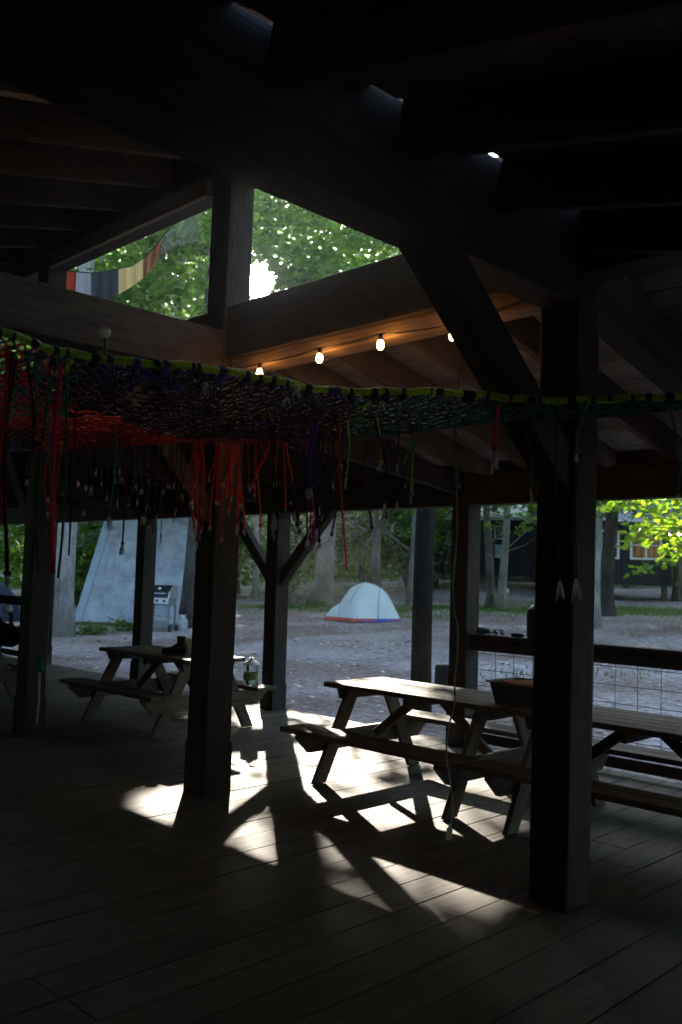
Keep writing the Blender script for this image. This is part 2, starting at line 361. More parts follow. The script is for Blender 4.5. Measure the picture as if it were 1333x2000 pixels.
# ------------------------------------------------------------------ pavilion
SLOPE = .23; ZS = 3.52
PV = empty('pavilion', tuple(uv(4.1, 5.35, 0)), 0, 'dark open-sided timber pavilion with log posts and raised middle roof over the plank deck', 'pavilion')
def part(name, mats, fn, lab=None, parent=None):
    b = MB(); fn(b); o = b.build(name, mats, parent or PV)
    if lab: o['label'] = lab
    return o
def post(u, v, z1, s=.205, base=True, z0=.0, du=0, dv=0):
    jit = random.uniform(-.004, .004)
    def fn(b):
        b.beam(uv(u + du, v + dv, z0), uv(u + jit, v - jit, z1), s, s, UD)
    p = part('post', M['timber'], fn)
    m = p.modifiers.new('edge', 'BEVEL'); m.width = .012; m.segments = 2
    if base and v > 3 and u > 3.9:
        u += du * .9; v += dv * .9
        def fb(b):
            for sx, sy in ((1, 0), (-1, 0), (0, 1), (0, -1)):
                c = uv(u + sx * (s / 2 + .002), v + sy * (s / 2 + .002), 0)
                n = UD * sx + VD * sy; t = VD if sx else UD
                hh = .3 if u > 6 else .36
                b.quadbox([c - t * (s / 2 + .006) - n * .004, c + t * (s / 2 + .006) - n * .004, c + t * (s / 2 + .006) + n * .004, c - t * (s / 2 + .006) + n * .004] +
                          [q + np.array([0, 0, hh]) for q in (c - t * (s / 2 + .006) - n * .004, c + t * (s / 2 + .006) - n * .004, c + t * (s / 2 + .006) + n * .004, c - t * (s / 2 + .006) + n * .004)])
        part('post_base', M['timber'], fb, parent=p)
    return p
UA = 4.1; VR = 2.44
for i, v in enumerate((VR, 5.35, 8.22, 11.1, 14.0)): post(UA, v, 4.72 if v > 3 else 3.5, (.222, .23, .205, .205, .205)[i], du=(-.02, -.025, 0, 0, 0)[i], dv=(.02, .025, 0, 0, 0)[i])
for v in (VR, 5.35, 8.12, 10.95, 13.85, 16.8): post(UB, v, 2.62)
for (u, v) in ((-1.9, VR), (-1.9, 5.35), (1.17, 8.25), (1.17, 11.1), (-1.9, 8.25), (1.17, -1.3), (UA, -1.3), (UB, -1.3), (-1.9, -1.3)): post(u, v, 2.95 if v > 0 else 2.55)
T = M['timber']
def bm(name, a, b_, w, h, up=(0, 0, 1), mat=None, lab=None):
    o = part(name, mat or T, lambda b: b.beam(a, b_, w, h, up), lab)
    m = o.modifiers.new('edge', 'BEVEL'); m.width = .006; m.segments = 1
    return o
# tie beam on the A row, built of two members so its underside steps
bm('beam', uv(UA, -1.6, 3.355), uv(UA, 15.0, 3.355), .2, .39)
bm('beam', uv(UA + .02, VR + .12, 3.11), uv(UA + .02, 5.24, 3.11), .16, .1, mat=M['timber2'])
bm('beam', uv(-4.2, 5.35, 3.2), uv(3.98, 5.35, 3.2), .2, .33)
# high girder on the near side over the big right-hand post
bm('beam', uv(-6, VR, 3.11), uv(UA - .02, VR, 3.11), .2, .2)
bm('beam', uv(-6, VR, 3.36), uv(UA - .115, VR, 3.36), .2, .296)
bm('beam', uv(UA + .115, VR, 3.2), uv(6.9, VR, 2.6), .18, .3)
# high plate carrying the raised roof
bm('beam', uv(UA, 2.3, 4.59), uv(UA, 15.0, 4.59), .2, .18)
bm('beam', uv(UA - .13, 5.5, 4.52), uv(UA - .13, 8.0, 4.52), .05, .14, mat=M['timber2'])
bm('beam', uv(UA, 2.3, 4.79), uv(UA, 15.0, 4.79), .16, .25)
# outer beam on the B row
bm('beam', uv(UB, -1.6, 2.445), uv(UB, 19, 2.445), .16, .28)
for v in (8.22, 11.1): bm('beam', uv(-4, v, 3.2), uv(3.98, v, 3.2), .16, .26)
for v in (5.35, 8.22, 11.1): bm('beam', uv(4.2, v, 2.82), uv(7.0, v, 2.5), .08, .2)
bm('beam', uv(-4, -1.3, 2.65), uv(7.0, -1.3, 2.65), .16, .2)
# knee braces
def brace(p0, p1, w=.14, d=.16, mat=None):
    d0 = np.array(p1) - np.array(p0); nrm = np.cross(d0, (0, 0, 1)); upv = np.cross(nrm, d0)
    return bm('brace', p0, p1, w, d, upv, mat)
brace(uv(UB, 8.12 - .02, 1.45), uv(UB, 8.12 - .95, 2.4), .1, .13)
brace(uv(UB, 8.12 + .02, 1.45), uv(UB, 8.12 + .95, 2.42), .1, .13)
brace(uv(4.14, VR, 2.03), uv(2.83, VR, 3.11), .15, .2)
brace(uv(4.1, 5.35, 1.85), uv(3.0, 5.35, 3.1), .1, .14)
brace(uv(4.1, 8.22, 1.85), uv(4.1, 9.3, 3.2), .1, .14)
# rafters + roof decks
def zf(u): return ZS - SLOPE * (u - UA)         # underside of the front skirt's boards
def zr(v): return ZS - SLOPE * (VR - v)         # right-hand skirt
def zh(u): return 4.92 - .25 * (UA - u)         # raised roof
RD = .235
for k in range(23):
    v = 2.6 + .68 * k - .02
    bm('rafter', uv(UA + .11, v, zf(UA + .11) - RD / 2), uv(7.36, v, zf(7.36) - RD / 2), .06, RD, mat=M['timber2'] if k < 6 else T)
for k in range(20):
    u = -4.9 + .68 * k + .03
    v0 = VR - .11 if u < 4 else VR - (u - UA) * 1.0
    if v0 < -1.2: continue
    bm('rafter', uv(u, v0, zr(v0) - RD / 2), uv(u, -2.1, zr(-2.1) - RD / 2), .06, RD)
for k in range(18):
    v = 2.62 + .68 * k - .02
    bm('rafter', uv(UA - .11, v, zh(UA - .11) - RD / 2), uv(-4.5, v, zh(-4.5) - RD / 2), .06, RD)
for k in range(4):   # hip side of the front skirt
    v = 2.6 - .68 * (k + 1) - .02; u0 = UA + (VR - v)
    bm('rafter', uv(u0, v, zf(u0) - RD / 2), uv(7.36, v, zf(7.36) - RD / 2), .06, RD)
JJ = (.0, .004)
def roofdeck(b, kind):
    w = .19; th = .03; n_ = 0
    if kind == 'front':
        u = UA + .12
        while u < 7.4:
            vv = VR - (u - UA) if u > UA else VR; vv = max(vv, -2.2) - .05
            v = vv
            while v < 19:
                e = min(v + random.choice([3, 3.7, 4.4]), 19); b.beam(uv(u + w / 2, v + .002, zf(u + w / 2) + th / 2 + JJ[n_ % 2]), uv(u + w / 2, e - .002, zf(u + w / 2) + th / 2 + JJ[n_ % 2]), w + .006, th, uv(SLOPE, 0, 1)); v = e
            u += w; n_ += 1
    elif kind == 'right':
        v = VR - .14
        while v > -2.2:
            ue = UA + (VR - v) + .05; c = v - w / 2
            u = -8.0
            first = abs(v - (VR - .14)) < 1e-6
            while u < ue:
                e = min(u + random.choice([3, 3.7, 4.4]), ue)
                b.beam(uv(u + .002, c, zr(c) + th / 2 + JJ[n_ % 2]), uv(e - .002, c, zr(c) + th / 2 + JJ[n_ % 2]), w + .006, th, uv(0, -SLOPE, 1)); u = e
            v -= w; n_ += 1
        # short pieces closing most of the slot along the girder, leaving gaps beside some rafters
        for k in range(20):
            u = -4.9 + .68 * k + .03
            if u > 4: break
            b.beam(uv(u + .02, VR - .07, zr(VR - .07) + th / 2), uv(u + .5, VR - .07, zr(VR - .07) + th / 2), .13, th, uv(0, -SLOPE, 1))
    else:
        u = UA + .35
        while u > -5:
            c = u - w / 2; v = 2.2
            while v < 19:
                e = min(v + random.choice([3, 3.7, 4.4]), 19); b.beam(uv(c, v + .002, zh(c) + th / 2 + JJ[n_ % 2]), uv(c, e - .002, zh(c) + th / 2 + JJ[n_ % 2]), w + .006, th, uv(-.25, 0, 1)); v = e
            u -= w; n_ += 1
for k in ('front', 'right', 'high'): part('roof_deck', M['plank'], lambda b, k=k: roofdeck(b, k))
# far-side skirt behind the camera's left and back, to keep the inside dark
def back(b):
    for i in range(12):
        c = -5 - .24 * i; b.beam(uv(c, -2, 2.75 - .05 * i), uv(c, 19, 2.75 - .05 * i), .235, .03)
part('roof_deck', M['plank'], back)
part('fascia', T, lambda b: b.beam(uv(7.39, -2.2, zf(7.39) - .09), uv(7.39, 19, zf(7.39) - .09), .025, .22))

# unseen plank walls added at the back and sides to keep the inside dark
def walls(b):
    for (p, q, n) in ((uv(-8.2, -2.3), uv(-8.2, 17), 80), (uv(-8.2, -2.3), uv(4.2, -2.3), 52), (uv(-8.2, 17), uv(-1.5, 17), 28)):
        p = np.array(p); q = np.array(q)
        for k in range(n):
            a = p + (q - p) * (k + .02) / n; c = p + (q - p) * (k + .98) / n; nn = np.cross(q - p, (0, 0, 1)); nn /= np.linalg.norm(nn); nn *= .014
            b.quadbox([a - nn, c - nn, c + nn, a + nn] + [t + np.array([0, 0, 2.9 if p[1] < 0 or 1 else 0]) for t in (a - nn, c - nn, c + nn, a + nn)])
part('light_block_wall', M['plank'], walls)
def sky_block(b):      # added boarding shuts skylight out over the girder, with a slot left under it
    u = -4.4
    while u < 4.3:
        c = u + .11; zt = zh(c) + .02
        if zt > 3.9: b.beam(uv(c, 2.33, 3.86), uv(c, 2.33, zt), .212, .025, VD)
        u += .22
part('sky_block_boards', M['plank'], sky_block)
def leftwall(b):  # unseen left wall, added to cut the light from that side
    u = -1.4
    while u < 6.8: b.beam(uv(u + .11, 17.0, 0), uv(u + .11, 17.0, 2.5), .212, .025, VD); u += .22
part('light_block_wall', M['plank'], leftwall)

# ------------------------------------------------------------------ railings
def railing(v0, v1, label, wire=True):
    r = empty('railing', tuple(uv(UB, (v0 + v1) / 2, 0)), 0, label, 'railing')
    b = MB(); b.beam(uv(UB - .02, v0, 1.055), uv(UB - .02, v1, 1.055), .14, .035); b.build('top_rail', T, r)
    b = MB(); b.beam(uv(UB + .01, v0, .975), uv(UB + .01, v1, .975), .04, .12); b.build('rail_board', T, r)
    b = MB(); b.beam(uv(UB + .01, v0, .1), uv(UB + .01, v1, .1), .04, .09); b.build('bottom_rail', T, r)
    if wire:
        b = MB(); k = v0
        while k <= v1: b.tube([uv(UB + .02, k, .1), uv(UB + .02, k, .95)], .0028, 4); k += .203
        z = .13
        while z < .95: b.tube([uv(UB + .02, v0, z), uv(UB + .02, v1, z)], .0028, 4); z += .152
        b.build('wire_panel', M['wire'], r)
railing(VR + .11, 5.24, 'dark timber railing with square wire mesh behind the long picnic tables')
railing(13.97, 16.7, 'far dark timber railing at left edge behind the leftmost table', False)

# ------------------------------------------------------------------ picnic tables (local x along the table, y across)
def make_table():
    r = empty('picnic_table', local=True)
    TW = M['table']; L = 1.66; H = .735
    def mk(name, fn):
        b = MB(); fn(b); o = b.build(name, TW, r, (0, 0, 0)); m = o.modifiers.new('edge', 'BEVEL'); m.width = .004; m.segments = 1; return o
    def top(b):
        for i in range(5):
            y = -.345 + .0695 + i * .138
            b.beam((-L / 2 + random.uniform(0, .012), y, H - .019 + random.uniform(-.001, .001)), (L / 2 - random.uniform(0, .012), y, H - .019), .134, .038)
    mk('tabletop', top)
    for s in (-1, 1):
        def seat(b, s=s):
            for j in (0, 1):
                y = s * (.50 + .07 + j * .14); b.beam((-L / 2 - .02, y, .42 - .019), (L / 2 + .02, y, .42 - .019), .136, .038)
        mk('seat', seat)
    for fx in (-.63, .63):
        sg = 1 if fx > 0 else -1
        for s in (-1, 1):
            def leg(b, s=s):
                t = np.array([fx, s * .2, H - .04]); f = np.array([fx, s * .56, 0]); h = .0675
                b.quadbox([f + (-.019, -h, 0), f + (.019, -h, 0), f + (.019, h, 0), f + (-.019, h, 0), t + (-.019, -h, 0), t + (.019, -h, 0), t + (.019, h, 0), t + (-.019, h, 0)])
            mk('leg', leg)
        def sup(b):
            x = fx + sg * .039
            P = [(x, -.76, .382), (x, .76, .382), (x, .765, .35), (x, .64, .235), (x, -.64, .235), (x, -.765, .35)]
            b.prism([np.array(p) - (.019, 0, 0) for p in P], (.038, 0, 0))
        mk('seat_support', sup)
        def clt(b):
            x = fx + sg * .039
            P = [(x, -.33, H - .04), (x, .33, H - .04), (x, .3, H - .12), (x, -.3, H - .12)]
            b.prism([np.array(p) - (.019, 0, 0) for p in P], (.038, 0, 0))
        mk('cleat', clt)
        def br(b): b.beam((fx - sg * .07, 0, .33), (sg * .12, 0, H - .07), .07, .038, (0, 1, 0))
        mk('brace', br)
    mk('cleat', lambda b: b.box((0, 0, H - .075), (.038, .62, .07), ax=1))
    return r
T1 = make_table(); tag(T1, 'long grey wooden picnic table with its left end in sunlight', 'picnic table', 'picnic tables on the deck')
def puttable(o, u, v): p = uv(u, v, .004); o.location = tuple(p); o.rotation_euler = (0, 0, rad(135 + random.uniform(-.6, .6)))
puttable(T1, 5.44, 4.41)
T2 = copy_tree(T1); puttable(T2, 5.46, 2.68); T2['label'] = 'picnic table mostly behind the nearest right post, carrying the grey dish tub'
T3 = copy_tree(T1); puttable(T3, 5.48, 7.95); T3['label'] = 'shaded picnic table left of the central post with a black boot on it'
T4 = copy_tree(T1); puttable(T4, 4.4, 10.9); T4['label'] = 'picnic table cut by the left edge of the photo, under a black bag'

# ------------------------------------------------------------------ small things on tables and rail
def TT(px, py): p = atz(px, py, .742); return p
# dish tub
c = uv(5.4, 3.52, .745); r = empty('dish_tub', tuple(c), rad(-47), 'grey rectangular dish tub with a rolled rim on the picnic table', 'tub', local=True)
b = MB(); a0, b0, a1, b1, h = .19, .14, .22, .17, .15
def ringp(a, b_, z, rr=.03, n=5):
    P = []
    for cx, cy, st in ((a - rr, b_ - rr, 0), (-a + rr, b_ - rr, 90), (-a + rr, -b_ + rr, 180), (a - rr, -b_ + rr, 270)):
        for k in range(n): th = rad(st + 90 * k / (n - 1)); P.append((cx + rr * math.cos(th), cy + rr * math.sin(th), z))
    return P
def loft(b, rings, closed=True, mi=0, capb=True, smooth=True):
    n = len(rings[0]); base = len(b.v); tt = random.random()
    for R_ in rings: b.v += [tuple(map(float, p)) for p in R_]
    for i in range(len(rings) - 1):
        for k in range(n if closed else n - 1):
            k2 = (k + 1) % n; A = base + i * n
            b.f.append((A + k, A + k2, A + n + k2, A + n + k)); b.uv.append([(k / n, i), ((k + 1) / n, i), ((k + 1) / n, i + 1), (k / n, i + 1)]); b.mi.append(mi); b.t.append(tt); b.sm.append(smooth)
    if capb:
        b.f.append(tuple(base + k for k in range(n))[::-1]); b.uv.append([(0, 0)] * n); b.mi.append(mi); b.t.append(tt); b.sm.append(False)
loft(b, [ringp(a0, b0, 0), ringp(a1, b1, h), ringp(a1 + .018, b1 + .018, h + .002), ringp(a1 + .018, b1 + .018, h - .01), ])
loft(b, [ringp(a0 - .008, b0 - .008, .006), ringp(a1 - .008, b1 - .008, h)])
b.build('basin', plain('tub_grey', (.09, .1, .095), .5, .4, 0, .25, 9), r, (0, 0, 0))
b = MB(); b.prism([(-.2, -.06, 0), (.03, -.15, .0), (.2, .1, 0), (-.1, .15, 0)], (0, 0, .012)); o = b.build('folded_cloth', plain('rust_cloth', (.3, .09, .06), .9, .1, 0, .3, 15), r, (0, 0, 0)); o.location = (0, 0, .135)
# soap jug with pump
c = uv(6.1, 7.36, .428); r = empty('pump_bottle', tuple(c), 0, 'clear pump bottle with white cap and green label on the table seat', 'bottle', local=True)
b = MB(); b.lathe((0, 0, 0), [(0, 0), (.07, 0), (.078, .012), (.078, .2), (.072, .215), (.07, .218)], 20); b.build('body', glassy('clear_green', (.75, .9, .86), .12), r, (0, 0, 0))
b = MB(); b.lathe((0, 0, 0), [(.0795, .05), (.0795, .125)], 20); b.build('label', plain('green_label', (.12, .22, .04), .6, .3, 0, .4, 25), r, (0, 0, 0))
b = MB(); b.lathe((0, 0, 0), [(.081, .205), (.079, .22), (.05, .24), (.026, .25), (.024, .275), (0, .276)], 18); b.build('cap', M['white'], r, (0, 0, 0))
b = MB(); b.tube([(0, 0, .27), (0, 0, .315), (.012, -.01, .325), (.055, -.03, .322)], [.006, .007, .012, .009], 8); b.lathe((.02, -.01, .318), [(0, 0), (.019, .003), (.017, .016), (0, .018)], 12); b.build('pump', M['white'], r, (0, 0, 0))
# boot and paper bowl on left table
c = TT(343, 1279); r = empty('boot', tuple(c), rad(172), 'black ankle boot lying on the left picnic table', 'boot', local=True)
b = MB()
def bootring(x, w, h, z0=.018): return [(x, w * math.cos(t) / 2, z0 + h * (.5 + .5 * math.sin(t))) for t in np.linspace(0, 2 * math.pi, 15)[:-1]]
loft(b, [bootring(x, w, h) for x, w, h in ((.165, .02, .02), (.155, .075, .055), (.12, .095, .065), (.06, .092, .075), (.02, .085, .1), (-.02, .08, .13), (-.08, .078, .15), (-.12, .06, .14), (-.128, .01, .1))])
b.lathe((-.065, 0, .12), [(.045, 0), (.05, .06), (.056, .1), (.047, .098), (.04, .03)], 14); b.build('upper', M['blackcloth'], r, (0, 0, 0))
b = MB(); b.prism([(x, y, 0) for x, y in ((.17, 0), (.15, .042), (.06, .048), (-.05, .036), (-.13, .034), (-.13, -.034), (-.05, -.036), (.06, -.048), (.15, -.042))], (0, 0, .022)); b.build('sole', M['black'], r, (0, 0, 0))
c = TT(368, 1276); SB = r; SB.scale = (.85, .85, .85)
r = empty('paper_bucket', tuple(c), 0, 'cream tapered paper tub beside the black boot', 'tub', local=True)
b = MB(); b.lathe((0, 0, 0), [(0, .004), (.06, .004), (.062, 0), (.092, .145), (.096, .148), (.096, .156), (.089, .156), (.06, .01), (0, .008)], 24); b.build('bucket', plain('cream_paper', (.62, .52, .36), .7, .3, 0, .08, 12), r, (0, 0, 0))
# leftmost table load
c = TT(4, 1262); r = empty('duffel_bag', tuple(c), rad(-45), 'black bag heaped on the leftmost picnic table', 'bag', local=True)
b = MB(); rg = []
for i, x in enumerate(np.linspace(-.33, .33, 9)):
    k = math.sin(math.pi * (i + .4) / 8.8) ** .4; rg.append([(x, .17 * k * math.cos(t) * (1 + .07 * math.sin(3 * t + i)), .12 + .125 * k * math.sin(t) * (1 + .12 * math.sin(2 * t + i * 1.7))) for t in np.linspace(0, 2 * math.pi, 15)[:-1]])
loft(b, rg); b.build('bag_body', M['blackcloth'], r, (0, 0, 0))
b = MB(); b.tube([(-.13, -.05, .22), (-.1, -.07, .3), (0, -.08, .32), (.1, -.07, .29), (.14, -.05, .22)], .012, 6); b.build('handle', M['black'], r, (0, 0, 0))
c = atu(15, 1250, 4.75); c = uv(4.75, 9.12, .99); r = empty('white_cap_stand', tuple(TT(14, 1262) + np.array([0, 0, .15])), 0, 'small white cap on a curved black stem above the black bag', 'stand', local=True)  # made-up form for an unclear white-topped black object, gives no light
b = MB(); b.tube([(0, 0, .0), (.03, 0, .08), (.035, 0, .16), (.0, 0, .23)], [.022, .026, .024, .018], 8); b.build('stem', M['black'], r, (0, 0, 0))
b = MB(); b.lathe((-.01, 0, .2), [(0, 0), (.035, .0), (.05, .03), (.045, .07), (.02, .09), (0, .092)], 14); b.build('head', plain('white_blue', (.6, .68, .8), .4), r, (0, 0, 0))
# things on the rail
rz = 1.0735
def onrail(v): return uv(UB - .02, v, rz)
r = empty('metal_flask', tuple(onrail(4.52)), 0, 'tall black flask with metal shoulder standing on the rail', 'flask', local=True)
b = MB(); b.lathe((0, 0, 0), [(0, 0), (.08, 0), (.088, .02), (.09, .2), (.082, .25), (.07, .268)], 20); b.build('flask_body', M['black'], r, (0, 0, 0))
b = MB(); b.lathe((0, 0, 0), [(.071, .266), (.066, .28), (.055, .286), (.05, .3), (0, .302)], 20); b.build('lid', M['metal'], r, (0, 0, 0))
r = empty('sunglasses', tuple(onrail(4.93)), rad(-45), 'folded sunglasses with a shiny lens on the railing', 'sunglasses', local=True)
b = MB()
for s in (-1, 1): b.lathe((s * .034, 0, .028), [(0, -.002), (.026, -.002), (.026, .002), (0, .002)], 14, 0, (.3, .8, .5))
b.build('lens', plain('mirror_lens', (.1, .12, .15), .08, .8, .6), r, (0, 0, 0))
b = MB(); b.tube([(-.06, 0, .045), (-.03, 0, .056), (0, 0, .05), (.03, 0, .056), (.06, 0, .045)], .004, 5)
for s in (-1, 1): b.tube([(s * .06, 0, .045), (s * .05, -.06, .03), (s * .03, -.12, .004)], .003, 5)
b.build('frame', M['black'], r, (0, 0, 0))
r = empty('headlamp', tuple(onrail(4.72)), rad(-45), 'flat black strap and pad lying beside the tall flask', 'strap', local=True)
b = MB(); loft(b, [[(x, .028 * k * math.cos(t), .018 + .018 * k * math.sin(t)) for t in np.linspace(0, 6.283, 9)[:-1]] for x, k in ((-.07, .2), (-.06, .8), (-.02, 1), (.03, .95), (.06, .6), (.075, .15))]); b.build('pad', M['blackcloth'], r, (0, 0, 0))
r.name = 'strap_pad'
r = empty('work_glove', tuple(onrail(5.1)), rad(-45), 'grey-green cloth glove bunched against the middle right post on the rail', 'glove', local=True)
b = MB(); loft(b, [[(x, .035 * k * math.cos(t), .034 + .034 * k * math.sin(t)) for t in np.linspace(0, 6.283, 9)[:-1]] for x, k in ((-.085, .3), (-.07, .9), (-.02, 1), (.03, .8), (.06, .7), (.085, .25))]); b.build('palm', plain('grey_green_cloth', (.1, .15, .15), .9, .1, 0, .3, 40), r, (0, 0, 0))
b = MB()
for k in range(4): b.tube([(.05, -.02 + k * .013, .03), (.085, -.024 + k * .016, .03), (.1, -.025 + k * .017, .018)], [.009, .009, .006], 6)
b.build('finger', plain('grey_green_cloth2', (.1, .15, .15), .9, .1), r, (0, 0, 0))
# towel hanging from far seat behind table
r = empty('hanging_towel', tuple(uv(UB - .14, 5.42, .62)), 0, 'pale pink cloth hanging on the middle right post behind the table', 'towel')
b = MB()
for k in range(6):
    x0, x1 = -.07 + k * .024, -.07 + (k + 1) * .024
    P = [uv(UB - .13 + .012 * math.sin(k * 2.1), 5.42 + x0, .44), uv(UB - .13 + .012 * math.sin(k * 2.1 + 2.1), 5.42 + x1, .44), uv(UB - .13 + .03 * math.sin(k * 2.1 + 2.1), 5.42 + x1 * .9, .26 + .02 * (k + 1)), uv(UB - .13 + .03 * math.sin(k * 2.1), 5.42 + x0 * .9, .26 + .02 * k)]
    b.face(P, smooth=True)
o = b.build('cloth', plain('pink_cloth', (.3, .24, .22), .9, .1, 0, .15, 14), r); o.modifiers.new('thick', 'SOLIDIFY').thickness = .004

# ------------------------------------------------------------------ string lights
EM = plain('bulb_glow', (1, .42, .1), .3, .3, 0, 0, 1, 14.0); EMS = plain('bulb_glow_far', (1, .7, .35), .3, .3, 0, 0, 1, 9.0)
EM2 = plain('bulb_glow_dim', (1, .5, .15), .3, .3, 0, 0, 1, 2.0)
def bulb_mesh():
    b = MB(); b.lathe((0, 0, 0), [(0, -.112), (.016, -.108), (.026, -.092), (.0285, -.075), (.024, -.05), (.0165, -.032), (.015, -.02)], 16); return b
bulb0 = None
def light_string(pts, bulbs, label, em=EM, sc=.78):
    global bulb0
    r = empty('string_lights', tuple(pts[0]), 0, label, 'string lights')
    b = MB(); P = []
    for i in range(len(pts) - 1):
        a, c = np.array(pts[i]), np.array(pts[i + 1]); n = 6
        for k in range(n): t = k / n; P.append(a + (c - a) * t - np.array([0, 0, .16 * t * (1 - t) * np.linalg.norm(c - a) * .5]))
    P.append(np.array(pts[-1])); b.tube(P, .005, 6); b.build('cable', M['cord_dark'], r)
    for q in bulbs:
        b = MB(); b.lathe((0, 0, 0), [(0, -.112), (.016, -.108), (.026, -.092), (.0285, -.075), (.024, -.05), (.0165, -.032), (.015, -.02)], 16)
        o = b.build('bulb', em, r, (0, 0, 0)); o.location = Vector(np.array(q) - np.array(pts[0])); o.scale = (sc,) * 3
        b = MB(); b.lathe((0, 0, 0), [(0, .012), (.012, .012), (.019, .0), (.019, -.035), (.014, -.036)], 12); s = b.build('socket', M['black'], o, (0, 0, 0))
    return r
bb = [atu(x, y - 14, 3.97) for x, y in ((508, 727), (625, 697), (744, 670), (885, 650))]
light_string([uv(3.97, 5.2, 3.07)] + [q + np.array([0, 0, .012]) for q in bb] + [uv(3.97, 2.62, 3.08)], bb, 'string of glowing bulbs under the beam right of the sun')
b2 = [atu(x, y - 12, u) for x, y, u in ((403, 805, 4.62), (198, 807, 5.1), (135, 812, 5.2), (60, 867, 6.4))]
light_string([uv(4.5, 6.0, 2.95)] + [q + np.array([0, 0, .012]) for q in b2[:3]] + [uv(5.4, 10.4, 3.0)], b2[:3], 'string of bulbs glimmering through the rope net', EM2)
light_string([uv(6.9, 9.6, 2.58), b2[3] + np.array([0, 0, .012]), uv(6.9, 12.9, 2.58)], b2[3:], 'single bulb glowing low at left below the net', EM2)

# ------------------------------------------------------------------ rope net
ZN = 2.4
def proj1(p):
    q = np.array(p) - EYEP; w = q @ FW; return 666.5 + FPX * (q @ RT) / w, 1000 - FPX * (q @ UP) / w
near = [atz(x, y, ZN) for x, y in ((-260, 600), (0, 650), (110, 680), (230, 700), (460, 733), (640, 757), (930, 775), (1110, 778), (1333, 777), (1560, 772))]
far = [atz(x, y, ZN) for x, y in ((-330, 880), (-60, 880), (90, 874), (200, 868), (400, 857), (560, 851), (720, 838), (870, 826), (1120, 811), (1333, 798))]; far.append(atz(1580, 779, ZN))
far = far[:10]; far[-1] = atz(1560, 784, ZN)
near = np.array(near); far = np.array(far)
def lerpl(P, s):
    x = s * (len(P) - 1); i = min(int(x), len(P) - 2); return P[i] + (P[i + 1] - P[i]) * (x - i)
def arclen(P):
    d = np.concatenate([[0], np.cumsum(np.linalg.norm(np.diff(P, axis=0), axis=1))]); return d / d[-1]
def resample(P, n):
    a = arclen(P); t = np.linspace(0, 1, n); return np.stack([np.interp(t, a, P[:, k]) for k in range(3)], 1)
NR = resample(near, 200)
# pair the far edge by matching screen columns: same ordering along the net
af = arclen(far)
FR = resample(far, 200)
def netp(s, t):
    i = s * 199; i0 = min(int(i), 198); f_ = i - i0
    a = NR[i0] * (1 - f_) + NR[i0 + 1] * f_; c = FR[i0] * (1 - f_) + FR[i0 + 1] * f_
    w = np.linalg.norm(c - a)
    p = a * (1 - t) + c * t; p = p.copy()
    p[2] += -.045 * w * 4 * t * (1 - t) * (1 - .3 * math.sin(7 * s)) + .012 * math.sin(23 * s + 5 * t) * min(1, w)
    return p
NET = empty('rope_net', tuple(netp(.5, .5)), 0, 'multicoloured knotted rope net slung overhead with lime green edge rope', 'rope net')
SX = [proj1(netp(q / 200, 0))[0] for q in range(201)]
def scol(s, t): return proj1(netp(min(max(s, 0), 1), min(max(t, 0), 1)))
def zone(s, t):
    x, y = scol(s, t); r = random.random()
    if x > 680: return 'teal' if r < .6 else ('navy' if r < .85 else 'green')
    if x < 130 and t < .3: return random.choice(['teal', 'pink', 'green', 'grey', 'red'])
    if x < 560 and t > .17 + (x - 100) / 450 * .62 and (x > 230 or y < 845 - (230 - x) * .05): return 'orange' if r < .7 else 'red'
    if x < 300 and t > .8: return 'grey' if r < .4 else 'purple'
    if t < .12: return 'purple' if r < .2 else 'navy'
    return 'maroon' if r < .84 else ('navy' if r < .96 else 'purple')
GL = [(403, 803), (406, 812), (198, 805), (190, 790), (135, 810), (150, 797), (60, 865), (60, 875), (290, 752), (305, 756)]
def glint(p):
    x, y = proj1(p); return any(abs(x - a) < 9 and abs(y - c) < 5 for a, c in GL)
NC = ['navy', 'purple', 'teal', 'pink', 'grey', 'green', 'maroon', 'red', 'orange', 'fray', 'lime', 'brown']; NI = {n: i for i, n in enumerate(NC)}; NM = [M[n] for n in NC]
b = MB()
def ns(i): return .02 + .96 * i / 150
for i in range(151):      # diamond mesh: zig-zag cords running across the net
    s0 = ns(i); w = np.linalg.norm(netp(s0, 1) - netp(s0, 0)); n = max(4, int(w / .042)); cur = []; col = None
    for k in range(n + 1):
        t = k / n; sg = 1 if (k + i) % 2 else -1
        s = s0 + sg * .0022; p = netp(min(max(s, 0), 1), t) + np.array([0, 0, random.uniform(-.006, .006)])
        cur.append(p)
        if len(cur) >= 4 or k == n:
            if not any(glint(c_) for c_ in cur): b.tube(cur, (.0062 if t < .4 else .0068) if s0 < .62 else .0055, 4, NI[zone(s0, t - .02)], False); cur = [cur[-1]]
# cords running along the net
for j in range(1, 34):
    t = j / 34; pts = [netp(.02 + .96 * q / 180, t + .006 * math.sin(q * 1.7 + j)) + np.array([0, 0, .008 * math.sin(q * 2.3 + j)]) for q in range(181)]
    w_ok = [np.linalg.norm(netp(.02 + .96 * q / 180, 1) - netp(.02 + .96 * q / 180, 0)) for q in range(181)]
    for q in range(0, 180, 4):
        if (w_ok[q] < .5 and j % 3) or any(glint(c_) for c_ in pts[q:q + 5]): continue
        b.tube(pts[q:q + 5], .006, 4, NI[zone(q / 180, t)], False)
